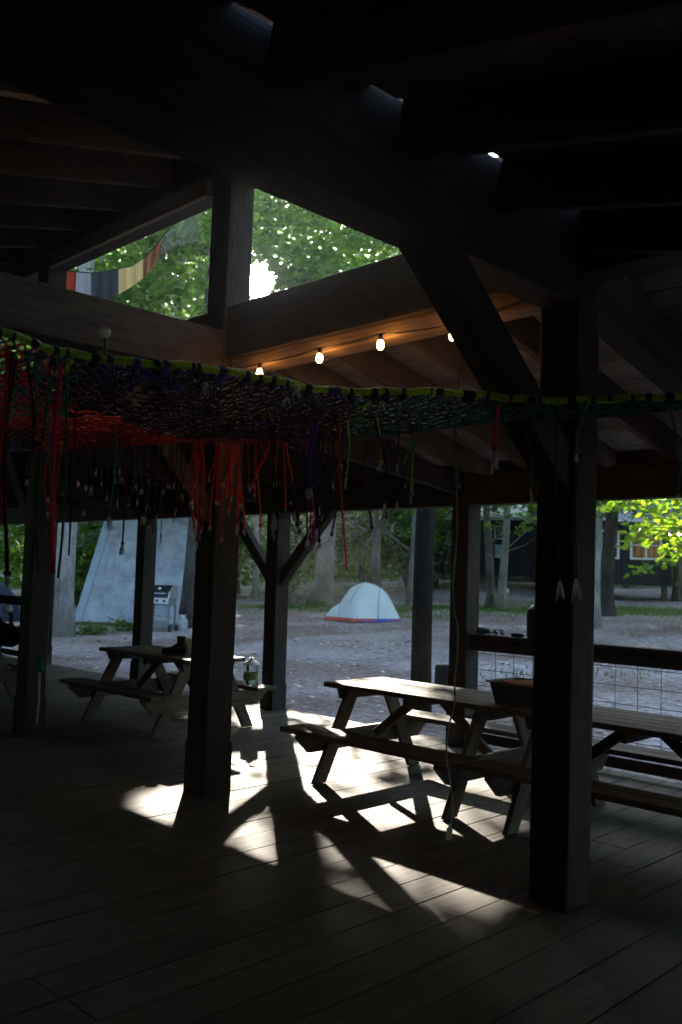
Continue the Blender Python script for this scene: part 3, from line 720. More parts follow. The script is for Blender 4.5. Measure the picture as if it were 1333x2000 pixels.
# heavier weave of the red band
for j in range(70):
    t = .2 + .78 * j / 69
    for q in range(8, 110, 4):
        if random.random() < .12: continue
        sq = .02 + .96 * q / 180; x, y = scol(sq, t)
        if not (x < 560 and t > .18 + (x - 100) / 450 * .62 and x > 30): continue
        P = [netp(.02 + .96 * (q + d) / 180, min(.99, t + .008 * math.sin((q + d) * .9 + j * 2))) + np.array([0, 0, .004 * math.sin(q + d + j)]) for d in range(5)]
        if any(glint(c_) for c_ in P): continue
        b.tube(P, .0066, 4, NI['orange' if random.random() < .6 else 'red'], False)
b.build('net_mesh', NM, NET)
b = MB(); ptsn = [netp(q / 120, 0) + np.array([0, 0, .004 * math.sin(q * .9)]) for q in range(121)]; b.tube(ptsn, .0155, 8); b.build('edge_rope', M['lime'], NET)
b = MB(); ptsf = [netp(q / 120, 1) for q in range(40, 121)]; b.tube(ptsf, .012, 8); b.build('edge_rope', M['lime'], NET)
# dark wraps and knots binding the net to the rope
for k in range(50):
    b = MB(); s = (k + .5 + random.uniform(-.45, .45)) / 50; p = netp(s, 0); q = netp(min(1, s + .004), 0)
    c = 'purple' if .14 < s < .6 and random.random() < .25 else ('navy' if s > .14 else random.choice(['teal', 'green', 'navy']))
    d = (q - p) / np.linalg.norm(q - p) * random.uniform(.006, .02)
    b.tube([p - d, p - d * .5, p, p + d * .5, p + d], [.0165, .0185, .0195, .0185, .0165], 8, NI[c])
    if random.random() < .4: b.lathe(p + (0, 0, -.02), [(0, -.03), (.016, -.02), (.02, 0), (.012, .02), (0, .03)], 8, NI[c], (random.random(), random.random(), 1))
    b.build('rope_wrap', NM, NET)
def cord(p, L, r, col, tip=.05, label=None, sway=.02, tipr=None, tass=False, kink=0):
    b = MB(); n = max(5, int(L / .05)); P = []; ph = random.random() * 6; ax = random.random() * 6
    for k in range(n + 1):
        t = k / n; a = sway * (math.sin(ph + 3.2 * t) - math.sin(ph)) + random.uniform(-.0012, .0012)
        P.append(np.array(p) + (a * math.cos(ax), a * math.sin(ax), -L * t + .0))
    b.tube(P, r, 5, NI[col])
    e = P[-1]
    if tip:
        tr = tipr or max(r * .6, .0024)
        b.lathe(e, [(0, .012), (r * 1.7, .008), (r * 1.9, 0), (r * 1.4, -.01), (0, -.012)], 7, NI[col])
        for k in range(4 if not tass else 9):
            th = random.random() * 6.28; sp = tip * random.uniform(.1, .3); l = tip * random.uniform(.7, 1.15)
            b.tube([e, e + (sp * .6 * math.cos(th), sp * .6 * math.sin(th), -l * .5), e + (sp * math.cos(th), sp * math.sin(th), -l)], [tr, tr, tr * .6], 4, NI['fray'])
    o = b.build('hanging_cord', NM, NET)
    if label: o['label'] = label
    return o
# fringe: denser in the red middle, shorter elsewhere
def fringe(n, x0, x1, t0, t1, Ls, cols, r=.0035):
    for _ in range(n):
        xx, t = random.uniform(x0, x1), random.uniform(t0, t1); lo, hi = 0.0, 1.0
        for _k in range(14):
            md = (lo + hi) / 2
            if scol(md, t)[0] < xx: lo = md
            else: hi = md
        cord(netp(lo, t), random.uniform(*Ls), r * random.uniform(.8, 1.4), random.choice(cols), random.uniform(.03, .06), sway=random.uniform(.01, .045))
fringe(19, 130, 300, .85, 1.0, (.12, .42), ['grey', 'purple', 'grey', 'brown'], .003)
fringe(15, 295, 380, .8, 1.0, (.2, .6), ['brown', 'maroon', 'brown'], .0035)
fringe(22, 375, 480, .85, 1.0, (.2, .62), ['orange', 'orange', 'red'], .0048)
fringe(8, 480, 570, .85, 1.0, (.15, .5), ['red', 'orange'], .004)
fringe(10, 570, 660, .3, 1.0, (.3, .6), ['purple', 'navy', 'maroon', 'maroon'], .0045)
fringe(13, 655, 830, .2, 1.0, (.15, .45), ['green', 'teal', 'navy', 'purple', 'orange', 'lime'], .0042)
fringe(4, 40, 140, .2, .7, (.2, .6), ['maroon', 'red', 'green'], .005)
# the individual long cords (screen top, screen bottom, t on net, colour, radius, tip, label)
def longcord(xt, yb, Y, col, r, tip, lab, tass=False, z0=None, sway=.03):
    top = aty(xt, 790, Y); bot = aty(xt, yb, Y); z0 = z0 or ZN - .02
    p = np.array([top[0], top[1], z0]); cord(p, z0 - bot[2], r, col, tip, lab, sway, tass=tass)
longcord(118, 1120, 3.38, 'pink', .009, 0, 'bright pink long cord at left')
longcord(98, 1120, 3.56, 'green', .006, 0, 'long green cord left of the pink one')
longcord(126, 1130, 3.51, 'green', .006, 0, 'long green cord right of the pink one')
longcord(8, 1160, 3.24, 'red', .008, .05, 'bundle of red cord at left edge')
longcord(20, 1120, 3.26, 'maroon', .008, .05, None); longcord(14, 1195, 3.29, 'red', .004, .0, 'thin red cord reaching lowest at left edge', sway=.015)
longcord(28, 960, 3.33, 'maroon', .006, .05, None); longcord(45, 930, 3.24, 'maroon', .006, .03, None); longcord(62, 905, 3.33, 'teal', .005, .05, None)
longcord(668, 1115, 4.41, 'orange', .0055, 0, 'long single orange cord at centre')
longcord(254, 1062, 4.68, 'maroon', .005, .06, 'dark cord ending in a red tassel', True)
longcord(150, 1085, 4.14, 'maroon', .005, .0, None); longcord(226, 1005, 4.50, 'teal', .0045, .08, None, True)
longcord(312, 1000, 4.68, 'brown', .004, .06, None); longcord(545, 1035, 4.68, 'red', .004, .05, None); longcord(528, 1000, 4.59, 'maroon', .006, .1, None, True)
longcord(610, 1030, 4.59, 'maroon', .004, .06, None); longcord(624, 950, 4.32, 'purple', .014, .06, 'thick purple cord with a frayed white end', True); longcord(600, 1060, 4.77, 'red', .004, .06, None)
longcord(724, 1030, 4.50, 'maroon', .005, .02, None); longcord(886, 945, 4.05, 'teal', .004, .03, None)
longcord(974, 880, 4.00, 'pink', .009, .1, 'pink cord with long frayed white tassel', True); longcord(1018, 948, 3.98, 'green', .005, .07, 'teal cord with frayed white end left of the right post')
longcord(1147, 880, 3.85, 'teal', .006, .05, 'teal cord in front of the right post'); longcord(1306, 962, 3.80, 'teal', .005, .02, 'teal cord at the right edge')
longcord(1088, 1130, 3.94, 'navy', .003, .09, None, True); longcord(1129, 1125, 3.89, 'navy', .004, .1, None, True)
longcord(732, 810, 3.87, 'lime', .007, .0, None); longcord(612, 800, 3.83, 'green', .008, .0, None)
# teal cord with a bell-shaped tassel at the left post
p0 = aty(95, 800, 4.0); p1 = aty(80, 1280, 4.0); tp = cord(np.array([p0[0], p0[1], 2.38]), 2.38 - p1[2], .004, 'teal', 0, 'long teal cord with a cone tassel low at left', .03)
b = MB(); q = aty(80, 1280, 4.0); b.lathe(q, [(.004, .01), (.02, -.06), (.024, -.072), (0, -.07)], 10, NI['teal']); b.tube([q + (0, 0, -.07), q + (.003, 0, -.2), q + (-.002, 0, -.3)], .005, 5, NI['fray']); o = b.build('tassel', NM, NET)
# knots standing on the rope
for xk, yk, ck in ((105, 700, 'green'), (118, 712, 'fray'), (84, 708, 'fray'), (136, 706, 'lime'), (58, 690, 'teal'), (208, 716, 'purple'), (256, 744, 'purple'), (330, 738, 'purple'), (402, 752, 'fray'), (560, 775, 'fray'), (352, 790, 'fray'), (428, 790, 'purple'), (582, 757, 'fray'), (746, 788, 'fray')):
    q = atz(xk, yk, 2.37); b = MB()
    b.lathe(q, [(0, -.014), (.012, -.008), (.014, .004), (.006, .012), (0, .013)], 7, NI[ck], (.3, .4, 1))
    for k in range(5): th = random.random() * 6.28; b.tube([q, q + (.012 * math.cos(th), .012 * math.sin(th), -.02), q + (.02 * math.cos(th), .02 * math.sin(th), -.045)], [.004, .003, .002], 4, NI[ck])
    b.build('knot', NM, NET)
b = MB(); q = netp(.222, 0); b.tube([q, q + (0, 0, .05), q + (-.004, 0, .085)], [.006, .008, .006], 6, NI['green']); b.lathe(q + (-.004, 0, .09), [(0, -.012), (.02, .004), (.022, .02), (.012, .03), (0, .031)], 9, NI['fray']); b.build('knot', NM, NET)

# hanging extension cable with plug
r = empty('extension_cable', tuple(aty(890, 800, 4.5)), 0, 'thin cable hanging in loose waves with a pale plug near the floor', 'cable')
b = MB(); P = [aty(x, y, 4.35 + .02 * math.sin(y * .01)) for x, y in ((897, 690), (893, 800), (891, 900), (893, 990), (892, 1060), (886, 1130), (887, 1190), (894, 1225), (893, 1280), (888, 1330), (889, 1370), (877, 1420), (872, 1470), (877, 1510), (884, 1560), (882, 1600), (879, 1618))]
PP = []
for i in range(len(P) - 1):
    for k in range(3):
        t = k / 3; a = P[max(i - 1, 0)]; q1, q2 = P[i], P[i + 1]; d = P[min(i + 2, len(P) - 1)]
        PP.append(.5 * ((2 * q1) + (q2 - a) * t + (2 * a - 5 * q1 + 4 * q2 - d) * t * t + (-a + 3 * q1 - 3 * q2 + d) * t ** 3))
PP.append(P[-1]); b.tube(PP, .0042, 6); b.build('cord', M['cable'], r)
q = P[-1]; b = MB(); b.beam(q, q + np.array([-.006, 0, -.05]), .026, .018, (0, 1, 0)); b.tube([q + (0, 0, .02), q], [.005, .009], 8); b.build('plug', plain('plug_cream', (.75, .7, .6), .5), r)
b = MB(); b.beam(q + np.array([-.01, 0, -.05]), q + np.array([-.012, 0, -.064]), .002, .006, (0, 1, 0)); b.beam(q + np.array([.002, 0, -.05]), q + np.array([0, 0, -.064]), .002, .006, (0, 1, 0)); b.build('prong', M['metal'], r)

# banner of sheer cloths in the left clerestory
r = empty('cloth_banner', tuple(uv(4.28, 7.2, 4.3)), 0, 'string of thin cloths, grey, navy, yellow and brown, sagging in the high left opening', 'banner')
top = [(118, 527), (150, 531), (178, 533), (203, 531), (232, 525), (258, 519), (280, 505), (302, 484), (318, 462), (345, 430), (390, 398)]
bot = [(118, 570), (148, 574), (178, 585), (205, 590), (232, 575), (258, 560), (280, 543), (298, 525), (312, 500), (345, 480), (390, 470)]
b = MB(); b.tube([atu(x, y, 4.28) for x, y in top], .006, 5); b.build('cord', M['cord_dark'], r)
cl = [('red_cloth', (.35, .04, .03), .9, 0, 1), ('grey_cloth', (.32, .35, .42), .8, 1, 2), ('navy_cloth', (.05, .06, .09), .9, 2, 4), ('yellow_cloth', (.75, .6, .3), .85, 4, 6), ('brown_cloth', (.3, .13, .07), .85, 6, 8), ('veil', (.3, .32, .35), .3, 8, 10)]
for nme, c, a, i0, i1 in cl:
    b = MB(); rr = []
    for i in range(i0, i1):
        for k in range(5):
            f0, f1 = k / 5, (k + 1) / 5
            def P2(A, f_): return (A[i][0] + (A[i + 1][0] - A[i][0]) * f_, A[i][1] + (A[i + 1][1] - A[i][1]) * f_)
            w0, w1 = .035 * math.sin((i + f0) * 7), .035 * math.sin((i + f1) * 7)
            T0, T1, B0, B1 = P2(top, f0), P2(top, f1), P2(bot, f0), P2(bot, f1)
            b.face([atu(*T0, 4.28), atu(*T1, 4.28), atu(*B1, 4.28 + w1), atu(*B0, 4.28 + w0)], smooth=True, tint=.5)
    b.build('cloth', sheer(nme, c, a), r)

# ------------------------------------------------------------------ openings in the canopy (where sun reaches the deck)
def proj(P):
    q = P - EYEP; w = q @ FW; w = np.where(np.abs(w) < 1e-6, 1e-6, w)
    return 666.5 + FPX * (q @ RT) / w, 1000 - FPX * (q @ UP) / w, w
GAPS = [[(250, 1566), (268, 1546), (300, 1532), (372, 1518), (430, 1478), (500, 1464), (545, 1450), (556, 1384), (700, 1402), (860, 1425), (1010, 1500), (1040, 1640), (990, 1715), (945, 1785), (850, 1812), (640, 1770), (440, 1690), (270, 1600)],
        [(468, 1376), (528, 1374), (532, 1424), (462, 1420)], [(10, 1306), (34, 1302), (36, 1322), (10, 1325)]]
GW = [[atz(x, y, 0)[:2] for x, y in g] for g in GAPS]
def inpoly(x, y, poly):
    r = np.zeros(len(x), bool); j = len(poly) - 1
    for i in range(len(poly)):
        xi, yi = poly[i]; xj, yj = poly[j]
        c = ((yi > y) != (yj > y)) & (x < (xj - xi) * (y - yi) / (yj - yi + 1e-12) + xi); r ^= c; j = i
    return r
def vn(x, y, s, o=0):
    return (np.sin(x * s + 1.3 + o) * np.sin(y * s * 1.13 + 2.1 + o) + .6 * np.sin(x * s * 2.1 + y * s * .7 + 4 + o) * np.sin(y * s * 1.9 - x * s * .5 + o) + .4 * np.sin(x * s * 4.3 + y * s * 2.2 + o * 2) * np.sin(y * s * 3.7 + o))
def keep_leaf(C, near=True, pad=0):
    F = C - SUN * (C[:, 2:3] / SUN[2]); x, y = F[:, 0], F[:, 1]
    wx = .05 * np.sin(y * 9); inside = np.zeros(len(x), bool)
    for g in GW:
        for ox, oy in (((0, 0),) if near else ((0, 0), (.16, 0), (-.16, 0), (0, .2), (0, -.2))): inside |= inpoly(x + wx + ox, y + oy, g)
    dap = (vn(x, y, 6.5) > .55) & (rng.random(len(x)) < .35)
    dap |= (x < -.75) & (y < 7.2) & (vn(x, y, 7.5, 1) > .1) & (rng.random(len(x)) < .3)
    dap |= (y < 6.7) & (x > -.8) & (x < -.2) & (vn(x, y, 8.5, 7) > -.1) & (rng.random(len(x)) < .3)
    dap |= (y > 7.3) & (x > -.6) & (vn(x, y, 8.5, 4) > .25) & (rng.random(len(x)) < .3)
    # ragged, more broken light on the left patch's lower side and on the right-hand strip
    far_side = (vn(x, y, 4.0, 2) > .1) & (x > .35) & (y > 5.2) & (rng.random(len(x)) < .25)
    low = (vn(x, y, 6.0, 5) > .1) & (y < 5.7) & (x > .1) & (rng.random(len(x)) < .3)
    low |= (y < 4.9) & (x > .9) & (rng.random(len(x)) < .3)
    low |= (y < 6.25) & (x < -.22 + (6.25 - y) * .27) & (x > -.42 + (6.25 - y) * .1) & (rng.random(len(x)) < .7)
    keep = ~inside | ((dap | far_side | low) if near else False)
    # the line of sight to the sun itself
    d = C - EYEP; dn = d / np.linalg.norm(d, axis=1)[:, None]; ang = np.degrees(np.arccos(np.clip(dn @ DISC, -1, 1)))
    keep &= ~(ang < (1.25 if near else 1.7) + .4 * vn(C[:, 0], C[:, 2], 3.0))
    # light falling on the lime branch near the right edge
    for (bx, by, bz) in BR:
        f = np.array([bx, by]) - SUN[:2] * (bz / SUN[2]); keep &= ~((np.hypot(x - f[0], y - f[1]) < .85) & (C[:, 1] > by + 1.2))
    return keep
BR = [(5.9, 18, 3.2), (6.6, 18, 3.1), (6.5, 18, 2.7), (5.2, 18, 3.2), (5.6, 18, 3.1), (6.6, 18, 2.4), (6.2, 18, 2.9)]

LEAFT = np.array([(-.5, 0), (-.2, .26), (.2, .24), (.55, 0), (.2, -.24), (-.2, -.26)])
def leaves_mesh(name, C, size, mat, parent, org, flat=.5, stretch=1.0, tmpl=LEAFT):
    n = len(C); nn = rng.normal(size=(n, 3)); nn[:, 2] = np.abs(nn[:, 2]) + flat * 2; nn /= np.linalg.norm(nn, axis=1)[:, None]
    a = np.cross(nn, rng.normal(size=(n, 3))); a /= np.linalg.norm(a, axis=1)[:, None]; c = np.cross(nn, a)
    sz = (size * rng.uniform(.6, 1.35, n))[:, None, None] if np.isscalar(size) else size[:, None, None]
    k = len(tmpl)
    V = C[:, None, :] + sz * (tmpl[None, :, 0:1] * a[:, None, :] + stretch * tmpl[None, :, 1:2] * c[:, None, :])
    V = V.reshape(-1, 3) - np.array(org)
    me = bpy.data.meshes.new(name); me.vertices.add(n * k); me.vertices.foreach_set('co', V.astype(np.float32).ravel())
    me.loops.add(n * k); me.loops.foreach_set('vertex_index', np.arange(n * k, dtype=np.int32))
    me.polygons.add(n); me.polygons.foreach_set('loop_start', np.arange(0, n * k, k, dtype=np.int32)); me.polygons.foreach_set('loop_total', np.full(n, k, dtype=np.int32))
    me.update(calc_edges=True); at = me.attributes.new('tint', 'FLOAT', 'FACE'); at.data.foreach_set('value', rng.random(n).astype(np.float32))
    me.materials.append(mat); o = bpy.data.objects.new(name, me); COL.objects.link(o)
    if parent is not None: o.parent = parent
    else: o.location = org
    return o
def clumps(n, m, c, r, cr, flat=.55, hollow=.5):
    d = rng.normal(size=(n, 3)); d /= np.linalg.norm(d, axis=1)[:, None]; q = (hollow + (1 - hollow) * rng.random(n))[:, None]
    CC = np.array(c) + d * q * np.array(r)
    s = rng.normal(size=(n, m, 3)) * np.array([1, 1, flat]) * (cr * rng.uniform(.5, 1.3, n))[:, None, None]
    return (CC[:, None, :] + s).reshape(-1, 3), CC
def trunk_mb(base, top, r0, r1, limbs=(), flare=1.5, bend=.15, n=12):
    b = MB(); base = np.array(base, float); top = np.array(top, float); K = 14; P = []; Rr = []; ph = random.random() * 6
    for i in range(K + 1):
        t = i / K; P.append(base + (top - base) * t + np.array([math.sin(ph + t * 5), math.cos(ph + t * 4), 0]) * bend * t * (1 - t) * 2)
        h = np.linalg.norm(top - base) * t; Rr.append((r0 + (r1 - r0) * t) * (1 + (flare - 1) * math.exp(-h / .35)))
    b.tube(P, Rr, n)
    for e, t0, rr in limbs:
        s = base + (top - base) * t0; e = np.array(e, float); mid = (s + e) / 2 + rng.normal(size=3) * .15 * np.linalg.norm(e - s) * .5
        b.tube([s, (s + mid) / 2, mid, (mid + e) / 2, e], [rr, rr * .8, rr * .6, rr * .42, rr * .22], 7)
    return b
def tree(x, y, r0, H, label, name='forest_tree', bark='bark', lean=(0, 0), crowns=(), leaf='leaf', lsize=.14, group=None, flare=1.5, kp=True, r1f=.55, nlimb=8):
    z = float(gz(x, y)) - .08; base = np.array([x, y, z]); top = base + np.array([lean[0], lean[1], H])
    r = empty(name, tuple(base), 0, label, 'tree', group); CS = []; lim = []
    for (c, rr, n, m, cr) in crowns:
        c = np.array(c, float); P, CC = clumps(n, m, c, rr, cr)
        CS.append(P)
        for q in CC[:nlimb]:
            md = np.stack([q, (q + (base + top) / 2) / 2, (q * .7 + (base + (top - base) * .6) * .3)])
            if not keep_leaf(md, False).all(): continue
            t0 = min(.98, max(.25, (q[2] - z - 1.2) / H)); lim.append((q, t0, r0 * .13))
    b = trunk_mb(base, top, r0, r0 * r1f, lim, flare); b.build('trunk', M[bark], r)
    if CS:
        C = np.concatenate(CS); C = C[C[:, 2] > gz(C[:, 0], C[:, 1]) + .1]
        # keep the roof and the room under it clear of leaves
        uu = (C[:, 0] + C[:, 1]) / 2 ** .5; vv = (C[:, 1] - C[:, 0]) / 2 ** .5
        C = C[~((uu < 8.0) & (vv > -3))]
        if kp: C = C[keep_leaf(C)]
        leaves_mesh('crown', C, lsize, M[leaf], r, base)
    return r
D = lambda px, Y: (px - 666.5) / FPX * Y     # sideways offset of a picture column at a distance
# trunks by the deck
tree(D(832, 10.9), 10.9, .125, 11, 'dark straight trunk close to the deck between the tent and the black cabin', bark='bark_dark', lean=(.15, .3), crowns=[((1.6, 13, 10), (2.6, 2.2, 1.6), 26, 70, .5)], lsize=.13, flare=1.08, r1f=.8)
tree(D(371, 24.6), 24.6, .2, 14, 'slender grey trunk in front of the blue-grey A-frame, beside the grill', bark='bark_mid', lean=(.6, .2), crowns=[((-6, 25, 13), (3, 2.5, 2), 26, 70, .6)], lsize=.15, flare=1.25, r1f=.9)
tree(D(127, 22), 22, .29, 15, 'thick pale trunk left of the blue-grey A-frame', bark='bark_pale', lean=(.3, .3), crowns=[((-6, 22, 12), (3.5, 3, 2.5), 30, 70, .6)], lsize=.16)
tree(D(634, 36), 36, .36, 18, 'stout leaning trunk with a mossy foot directly behind the tent', bark='bark_pale', lean=(1.1, .3), flare=1.9, crowns=[((-1, 37, 14), (5, 4, 4), 60, 90, .8)], lsize=.24)
tree(D(806, 37), 37, .16, 14, 'thin pale trunk right of the tent', bark='bark_pale', lean=(.35, 0), crowns=[((3.5, 37, 11), (3, 3, 3), 24, 80, .7)], nlimb=2, lsize=.22)
tree(D(963, 35), 35, .17, 9, 'thinner brown trunk of the pair before the cabin', bark='bark', lean=(-.4, 0), crowns=[((5.4, 35, 5.3), (1.4, 1, 1.0), 12, 26, .35), ((6, 34.6, 3.3), (1.2, .8, .6), 6, 10, .3)], leaf='leaf_lime', lsize=.2, nlimb=3)
tree(D(983, 34), 34, .16, 9, 'smooth pale trunk of the pair before the cabin', bark='bark_pale', lean=(.25, 0), crowns=[((6.4, 34, 5.4), (1.5, 1, .8), 12, 26, .35), ((7.4, 33.6, 3.6), (.9, .6, .4), 5, 14, .25)], leaf='leaf', lsize=.2, nlimb=3)
tree(D(1186, 30), 30, .25, 9, 'leaning trunk in front of the right cabin windows', bark='bark_mid', lean=(.5, 0), crowns=[((9.2, 30, 5.2), (1.5, 1.5, 1.0), 22, 40, .5), ((10.3, 29.5, 7), (3, 2.5, 2), 30, 60, .6)], leaf='leaf_dark', lsize=.2, flare=1.6)
tree(D(1168, 26), 26, .12, 12, 'grey trunk hugging the right side of the nearest post', bark='bark_pale', lean=(.1, 0), crowns=[((8.5, 26, 11), (3, 2.5, 2.5), 24, 60, .7)], lsize=.18)
tree(D(398, 42), 42, .5, 24, 'big pale trunk seen in the high left opening beside the post', bark='bark_pale', lean=(1.0, 0), crowns=[((-7, 43, 19), (4, 4, 4), 40, 90, .8)], lsize=.22)
for (px, Y, r, lab) in ((338, 38, .3, 'dark trunk in the high left opening, right of the brown cloth'), (362, 46, .24, 'slim trunk far back in the high left opening'), (300, 50, .32, 'trunk behind the yellow cloth in the high left opening'),
                        (728, 46, .16, 'slender sapling in the bushes behind the tent'), (505, 42, .16, 'thin trunk between the two central posts'), (168, 40, .22, 'pale tree left behind the A-frame')):
    tree(D(px, Y), Y, r, 8.5 if px == 505 else 20, lab, bark='bark' if r > .2 else 'bark_pale', lean=(random.uniform(-.5, .8), 0), crowns=[((D(px, Y), Y, 16), (4, 4, 4), 40, 70, .8)] if px != 505 else [], lsize=.26)
# mid-distance crowns: the canopy that breaks the low sun into patches
mid = [(-9, 24, 'maple overhanging the ground left of the deck'), (-3.6, 25, 'leafy maple behind the A-frame roof line'), (1.6, 24.5, 'spreading green maple filling the high right opening'), (6.8, 25, 'green maple over the gravel in front of the cabin'), (12.5, 26, 'maple at the right beyond the railing')]
for x, y, lab in mid:
    px_ok = [q for q in (x + 1.2, x - 1.5)]
    cr = [((x, y, 9.2), (4.2, 2.6, 3.6), 105, 75, .6), ((x, y, 4.6), (3.6, 1.8, 1.1), 40, 60, .5), ((x + 2.4, y + 1.5, 6.2), (3.0, 2.2, 2.3), 60, 60, .55), ((x - 2.4, y + .5, 6.0), (3.0, 2.2, 2.2), 60, 60, .55)]
    # trunk stands further back so only its crown hangs over the clearing
    tree(x + (2.5 if x > 5 else (-4.6 if x == -3.6 else 0)), y + 14, .2, 13, lab, name='maple_tree', crowns=cr, lsize=.22, nlimb=14)
for x, y, lab in ((-9.5, 41, 'added shade tree left of centre, its crown hidden above the net'), (-1.0, 42.5, 'added shade tree in line with the tent, its crown hidden above the net'), (7.8, 43, 'added shade tree before the cabin roof, its crown hidden above the beam')):  # added trees whose hidden crowns keep sun off the gravel
    tree(x - (4.2 if x == -1.0 else 0), y + 3, .2, 11, lab, name='sun_block_tree', crowns=[((x, y, 7.6), (5.2, 2.4, 2.6), 90, 60, .7), ((x, y + 1, 10.5), (4.8, 2.2, 2.0), 60, 60, .7)], leaf='leaf_dark', lsize=.34, nlimb=10)
tree(-5.2, 33, .17, 9, 'added maple whose dense top keeps stray sun off the deck', name='maple_tree', crowns=[((-1.0, 26, 9.3), (3.0, 1.3, 1.4), 60, 70, .5), ((-4.4, 25.5, 6.7), (1.7, 1.2, 1.3), 36, 60, .45), ((.6, 27, 13.2), (3.6, 1.6, 1.7), 80, 70, .6), ((-4.5, 27, 12.6), (2.6, 1.6, 1.6), 50, 60, .6)], lsize=.24, nlimb=6)  # added tree, its lobes block stray sun and fill sky holes
# low foliage of the understorey behind tent
def shrub(x, y, rx, h, label, leaf='leaf_dark', n=46, m=80, ls=.2):
    z = float(gz(x, y)); r = empty('understorey_shrub', (x, y, z), 0, label, 'shrub', None)
    P, CC = clumps(n, m, (x, y, z + h * .55), (rx, rx * .7, h * .5), .42, .6, .3); P = P[P[:, 2] > z]; P = P[keep_leaf(P)]
    b = MB()
    for q in CC[:9]: b.tube([(x + rng.normal() * .1, y, z - .1), (np.array([x, y, z]) * .4 + q * .6) + rng.normal(size=3) * .1, q], [.035, .022, .01], 6)
    b.build('stem', M['bark'], r); leaves_mesh('foliage', P, ls, M[leaf], r, (x, y, z)); return r
for a in ((-2.3, 43, 2.6, 5.5, 'green thicket left of the trunk behind the tent'), (1.2, 44, 2.8, 6.5, 'tall dark bush directly above the tent'), (3.4, 43, 2.2, 5.5, 'dense dark shrub right above the tent'), (-5.5, 44, 2.8, 6, 'shrub behind the central post'), (4.9, 47, 2.2, 5.5, 'shrub between the tent and the cabin corner'),
          (-10.5, 36, 2.4, 4.5, 'bright bush left of the A-frame'), (-14, 35, 2.8, 5, 'bush at the far left edge beyond the rail'), (-8.2, 40, 2.2, 5, 'bush just behind the left slope of the A-frame')):
    shrub(*a, leaf='leaf' if a[0] < -8 or a[0] == -2.3 else 'leaf_dark', ls=.24)
# small green plants at the foot of the A-frame and big trunk
for (x, y, lab) in ((-6.35, 23.2, 'low green weeds at the A-frame corner'), (-5.6, 24.2, 'low weeds along the A-frame sill'), (-7.2, 21.7, 'small ferny plant at the foot of the thick left trunk'), (-.95, 35.4, 'weeds at the foot of the trunk behind the tent')):
    z = float(gz(x, y)); P, _ = clumps(16, 30, (x, y, z + .14), (.5, .3, .12), .12); P = P[P[:, 2] > z]; o = leaves_mesh('weed_plant', P, .09, M['grass'], None, (x, y, z)); tag(o, lab, 'plant', kind='stuff')

# the lit maple branch at right, its leaves lobed
MAP = np.array([(-.5, 0), (-.32, .2), (-.45, .48), (-.12, .36), (.1, .55), (.14, .26), (.5, .3), (.34, .06), (.62, 0), (.34, -.06), (.5, -.3), (.14, -.26), (.1, -.55), (-.12, -.36), (-.45, -.48), (-.32, -.2)])
r = empty('maple_branch_tree', (9.6, 18.2, float(gz(9.6, 18.2))), 0, 'young maple with yellow-green leafy branches reaching in from the right edge', 'tree')
b = trunk_mb((9.6, 18.2, float(gz(9.6, 18.2)) - .1), (9.3, 18.2, 7), .13, .06, [], 1.3)
C = []
for pts, n, sp in (([(1440, 960), (1333, 975), (1250, 985), (1180, 992)], 110, .11), ([(1440, 1010), (1330, 1030), (1270, 1030), (1215, 1045)], 90, .16), ([(1440, 1050), (1333, 1060), (1310, 1075), (1300, 1085)], 60, .15), ([(1440, 1085), (1330, 1095), (1270, 1105), (1235, 1120)], 34, .09), ([(1440, 1000), (1350, 1008), (1333, 1020), (1320, 1045)], 60, .2), ([(1440, 985), (1333, 995), (1290, 1005), (1262, 1010)], 45, .14), ([(1290, 1040), (1262, 1052), (1240, 1060), (1225, 1075)], 12, .08)):
    P = [aty(x, y, 18 + random.uniform(-.4, .4)) for x, y in pts]; b.tube([np.array((9.4, 18.2, P[0][2] + .3))] + P, [.03, .02, .014, .01, .005], 5)
    for k in range(n):
        t = random.random() ** .8 * 2.999; i = int(t); q = P[i] + (P[i + 1] - P[i]) * (t - i); C.append(q + rng.normal(size=3) * sp * np.array([1, 1.4, .7]))
b.build('trunk', M['bark'], r); leaves_mesh('crown', np.array(C), .155, M['leaf_lime'], r, (9.6, 18.2, float(gz(9.6, 18.2))), .35, 1.0, MAP)
# a twig with yellow leaves by the middle right post
r = empty('hanging_twig', tuple(aty(860, 1058, 9.6)), 0, 'thin bare twig with one yellow leaf between dark trunk and middle right post', 'twig')
b = MB(); b.tube([aty(x, y, 9.6) for x, y in ((852, 1060), (868, 1060), (885, 1058), (898, 1052), (906, 1046))], .006, 5); b.tube([aty(x, y, 9.6) for x, y in ((870, 1060), (884, 1063), (898, 1061), (908, 1058))], .005, 5); b.build('stem', M['bark'], r)
leaves_mesh('leaf', np.array([aty(901, 1062, 9.6), aty(905, 1068, 9.6), aty(904, 1060, 9.6)]), .07, M['leaf_lime'], r, aty(860, 1058, 9.6))

